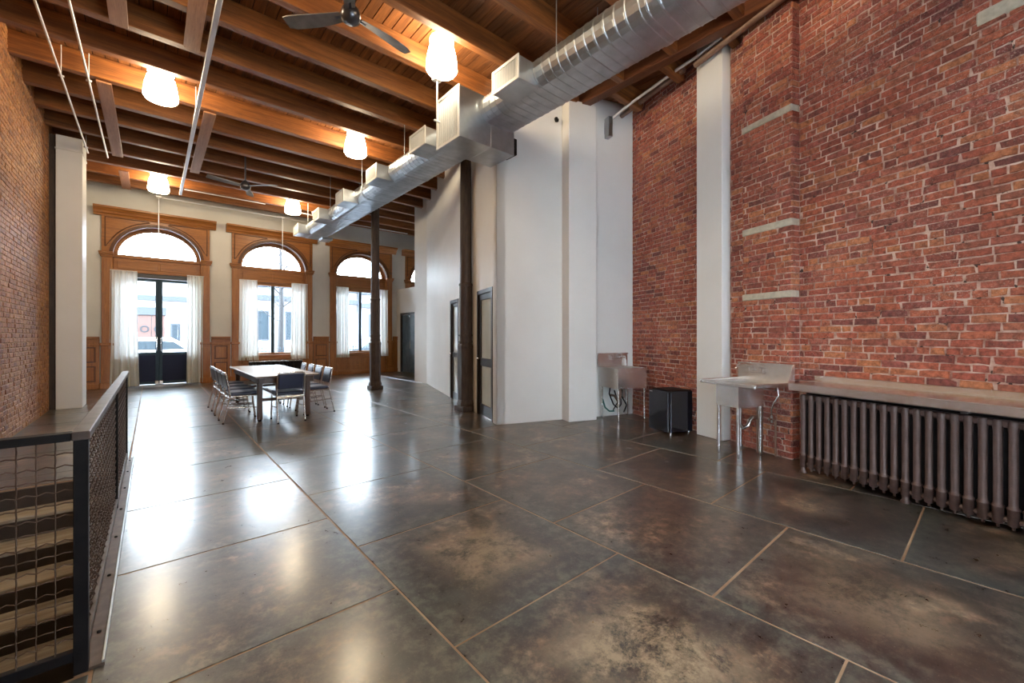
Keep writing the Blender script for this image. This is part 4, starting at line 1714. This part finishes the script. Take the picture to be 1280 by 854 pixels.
# ------------------------------------------------------------------ table and chairs
tb = empty('dining_table', (1.67, 8.87, 0), 0, label='long table with white laminate top and dark wooden legs', cat='table')
HW, HL = .46, 1.42
MB().box(-HW, HW, -HL, HL, .72, .75, .006).build('tabletop', M_LAMIN, tb)
MB().box(-HW - .003, HW + .003, -HL - .003, HL + .003, .723, .742, .003).build('edge_band', M_TLEG, tb)
m = MB()
for s in (-1, 1):
    m.box(s * (HW - .09), s * (HW - .065), -HL + .1, HL - .1, .62, .72)
    m.box(-HW + .09, HW - .09, s * (HL - .125), s * (HL - .1), .62, .72)
m.build('apron', M_TLEG, tb)
for sx in (-1, 1):
    for sy in (-1, 1):
        lg = MB().box(sx * (HW - .14), sx * (HW - .065), sy * (HL - .33), sy * (HL - .255), .03, .72, .008).build('leg', M_TLEG, tb)
        MB().lathe([(.022, 0), (.03, .01), (.03, .03)], 10, (sx * (HW - .1025), sy * (HL - .2925))).build('foot', M_BLACK, lg)
m = MB()
for sy in (-1, 1):
    m.box(-HW + .1, HW - .1, sy * (HL - .31), sy * (HL - .275), .32, .37, .004)
m.box(-.03, .03, -HL + .31, HL - .31, .325, .365, .004)
m.build('stretcher', M_TLEG, tb)


def make_chair():
    e = empty('dining_chair', (0, 0, 0), 0)
    r = .0115
    for s in (-1, 1):
        x = s * .195
        m = MB()
        m.tube([(x, -.30, .012), (x, -.235, .30), (x, -.205, .44), (x, -.225, .56), (x, -.262, .77)], r, 8)
        m.build('rear_leg', M_ALU, e)
        m = MB()
        m.tube([(x, .215, .012), (x, .185, .25), (x, .17, .415)], r, 8)
        m.build('front_leg', M_ALU, e)
    m = MB()
    m.tube([(-.195, -.262, .77), (-.185, -.2655, .788), (-.165, -.267, .795), (.165, -.267, .795), (.185, -.2655, .788), (.195, -.262, .77)], r, 8)
    m.build('back_tube', M_ALU, e)
    m = MB()
    for s in (-1, 1):
        m.tube([(s * .195, -.205, .42), (s * .195, .17, .42)], r, 8)
        m.tube([(s * .195, -.245, .25), (s * .195, .188, .22)], r * .8, 8)
    m.tube([(-.195, .17, .42), (.195, .17, .42)], r, 8)
    m.tube([(-.195, -.215, .40), (.195, -.215, .40)], r, 8)
    m.build('seat_frame', M_ALU, e)
    m = MB().box(-.193, .193, -.218, -.202, .375, .425, .003)
    m.build('rear_apron', M_ALU, e)
    m = MB().box(-.205, .205, -.20, .215, .43, .485, .02)
    m.build('seat', M_VINYL, e)
    Mx = Matrix.Translation((0, -.243, .655)) @ Matrix.Rotation(R(10), 4, 'X')
    m = MB().box(-.183, .183, -.016, .02, -.125, .128, .014, M=Mx)
    m.build('backrest', M_VINYL, e)
    for (x, y) in ((-.195, -.30), (.195, -.30), (-.195, .215), (.195, .215)):
        MB().lathe([(.013, 0), (.015, .004), (.014, .025)], 8, (x, y)).build('glide', M_BLACK, e)
    return e


proto = make_chair()
CH = [(1.69, 7.62, 0, 'navy and chrome chair at the near end of the table with its back to us')]
nmL = ['nearest', 'second', 'third', 'farthest']
for q in range(4):
    CH.append((1.13, 8.05 + .55 * q, -90, nmL[q] + ' navy and chrome chair on the left long side of the table'))
for q in range(4):
    CH.append((2.21, 8.05 + .55 * q, 90, nmL[q] + ' navy and chrome chair on the right long side of the table'))
for i, (x, y, a, lab) in enumerate(CH):
    c = proto if i == 0 else copy_tree(proto)
    c.location = (x, y, 0)
    c.rotation_euler = (0, 0, R(a + (0 if i == 0 else rng.uniform(-4, 4))))
    tag(c, lab, 'chair', 'navy and chrome chairs around the table')

# low dark radiator below the middle window
lr = empty('window_radiator', (3.0, FY - .24, 0), 0, label='low dark radiator under the middle arched window behind the table', cat='radiator')
for k_ in range(14):
    MB().box(-.74 + k_ * .106, -.74 + k_ * .106 + .085, -.09, .09, .07, .56, .02).build('radiator_section', M_BLACK, lr)
MB().box(-.76, .76, -.11, .11, .57, .60, .005).build('top_cover', M_STEEL, lr)
for s in (-1, 1):
    MB().box(s * .70 - .03, s * .70 + .03, -.07, .07, 0, .07, .005).build('foot', M_BLACK, lr)
MB().box(-.75, .75, -.05, .05, .50, .571, .004).build('header', M_BLACK, lr)

# ------------------------------------------------------------------ the street outside
g = MB().box(-40, 60, FY + .4, 70, -.55, -.12)
tag(g.build('ground_street', M_STREET), kind='structure')
MB().box(-40, 60, FY + .41, 19.6, -.14, -.02).build('ground_pavement', M_FACADE2, kind='structure')


def house(name, x0, x1, y, h, mat, label, wins, bands):
    e = empty(name, ((x0 + x1) / 2, y, -.12), 0, label=label, cat='building')
    c = (x0 + x1) / 2
    MB().box(x0 - c, x1 - c, 0, 6, 0, h).build('facade', mat, e)
    for (z0, z1, d) in bands:
        MB().box(x0 - c, x1 - c, -d, 0, z0, z1).build('cornice_band', M_FACADE2, e)
    for (a_, b_, z0, z1) in wins:
        f = MB()
        for (p, q, r0, r1) in ((a_ - .08, a_, z0 - .08, z1 + .08), (b_, b_ + .08, z0 - .08, z1 + .08), (a_, b_, z1, z1 + .08), (a_, b_, z0 - .08, z0), ((a_ + b_) / 2 - .03, (a_ + b_) / 2 + .03, z0, z1)):
            f.box(p - c, q - c, -.06, 0, r0 + .12, r1 + .12)
        w = f.build('window', M_FACADE2, e)
        MB().box(a_ - c, b_ - c, -.02, 0, z0 + .12, z1 + .12).build('pane', M_PANE2, w)
    return e


SY = 28.0
h1 = house('townhouse', -4.2, 3.3, SY, 5.35, M_FACADE, 'pale townhouse across the street with a red double door', [(.80, 1.25, 1.0, 1.95), (-2.6, -1.6, 1.0, 2.6)], [(3.3, 3.55, .25), (4.35, 4.6, .35)])
hx = h1.location.x
for s in (-1, 1):
    dl = MB().box(-.02 + s * .01 - hx, -.02 + s * .52 - hx, -.06, 0, 0, 2.55, .01).build('street_door', M_REDDOOR, h1, label='red door leaf')
    MB().lathe([(.17, -.01), (.17, .03), (.12, .03), (.12, -.01)], 20).build('round_light', M_PANE2, dl).rotation_euler = (R(90), 0, 0)
    ob = dl.children[0]
    ob.location = (-.02 + s * .265 - hx, -.06, 1.85)
MB().box(-.60 - hx, .56 - hx, -.16, 0, 2.55, 2.95, .02).build('door_lintel', M_FACADE2, h1)
house('brownstone', 3.35, 10.5, SY + .2, 5.3, M_FACADE, 'white stone house across the street behind the middle window', [(4.2, 5.2, 1.2, 2.8), (6.2, 7.2, 1.2, 2.8), (8.4, 9.4, 1.2, 2.8)], [(3.6, 3.9, .3), (4.4, 4.6, .4)])
house('brownstone', 10.55, 18.5, SY, 5.4, M_FACADE, 'white stone house across the street behind the third window', [(11.3, 12.3, 1.2, 2.8), (13.6, 14.6, 1.2, 2.8), (16, 17, 1.2, 2.8)], [(3.4, 3.7, .3), (4.3, 4.5, .4)])


def car(x, y, mat, label):
    e = empty('parked_car', (x, y, -.12), 0, label=label, cat='car')
    pr = [(-2.1, .35), (-2.15, .75), (-1.5, .92), (-.75, 1.42), (.75, 1.45), (1.45, .98), (2.1, .85), (2.2, .4)]
    m = MB()
    n = len(pr)
    vs = [(p[0], -.85 + (.12 if p[1] > 1.2 else 0), p[1]) for p in pr] + [(p[0], .85 - (.12 if p[1] > 1.2 else 0), p[1]) for p in pr]
    m.add(vs, [(i, (i + 1) % n, n + (i + 1) % n, n + i) for i in range(n)] + [tuple(range(n))[::-1], tuple(range(n, 2 * n))])
    m.build('car_body', mat, e)
    m = MB()
    gl = [(-1.2, .97), (-.7, 1.36), (.7, 1.38), (1.2, .99)]
    m.add([(p[0], -.862 + (.12 if p[1] > 1.2 else .0), p[1]) for p in gl] + [(p[0], -.84 + (.12 if p[1] > 1.2 else .0), p[1]) for p in gl], [(0, 1, 2, 3), (7, 6, 5, 4), (0, 4, 5, 1), (1, 5, 6, 2), (2, 6, 7, 3), (3, 7, 4, 0)])
    m.build('side_windows', M_PANE2, e)
    for wx in (-1.35, 1.35):
        for wy in (-.78, .78):
            w = MB().lathe([(.0, -.1), (.30, -.1), (.32, -.06), (.32, .06), (.30, .1), (0, .1)], 20).build('wheel', M_BLACK, e)
            w.rotation_euler = (R(90), 0, 0)
            w.location = (wx, wy, .32)
    return e


car(-.2, 21.5, M_CARW, 'white car parked outside the glazed street door')
car(9.4, 21.4, M_CARB, 'dark blue car parked outside the third arched window')


def fence(x0, x1, y, label):
    e = empty('iron_fence', ((x0 + x1) / 2, y, -.02), 0, label=label, cat='fence', group='low black iron fences outside the windows')
    c = (x0 + x1) / 2
    MB().box(x0 - c, x1 - c, -.015, .015, .84, .87).build('top_rail', M_MULL, e)
    MB().box(x0 - c, x1 - c, -.015, .015, .12, .15).build('bottom_rail', M_MULL, e)
    n = int((x1 - x0) / .11)
    me = MB().lathe([(.009, 0), (.009, .93), (.022, .955), (.0, 1.02)], 6).mesh('picket', M_MULL)
    for i in range(n + 1):
        inst('picket', me, e, (x0 - c + i * (x1 - x0) / n, 0, 0))


fence(1.9, 4.4, 16.8, 'low black iron fence outside the middle arched window')
fence(5.0, 8.2, 16.8, 'low black iron fence outside the third arched window')


def tree(x, y, h, seed, label):
    r = random.Random(seed)
    e = empty('bare_tree', (x, y, -.12), 0, label=label, cat='tree')
    MB().tube([(0, 0, 0), (.05, 0, h * .45), (.0, .1, h)], [.14, .10, .03], 8).build('trunk', M_BRANCH, e)
    m = MB()
    for i in range(26):
        a = r.random() * 6.28
        z = h * (.3 + .65 * r.random())
        L = .8 + r.random() * 1.6
        p = [(.03, .03, z)]
        for q in range(4):
            l = p[-1]
            p.append((l[0] + math.cos(a) * L / 4, l[1] + math.sin(a) * L / 4, l[2] + L / 4 * (.4 + .5 * r.random())))
            a += (r.random() - .5) * .9
        m.tube(p, [.03, .024, .018, .012, .006], 5, False)
    m.build('branches', M_BRANCH, e)


tree(4.2, 20.2, 6.5, 4, 'bare street tree seen through the middle arched window')
tree(9.0, 20.4, 6.5, 5, 'bare street tree seen through the third arched window')
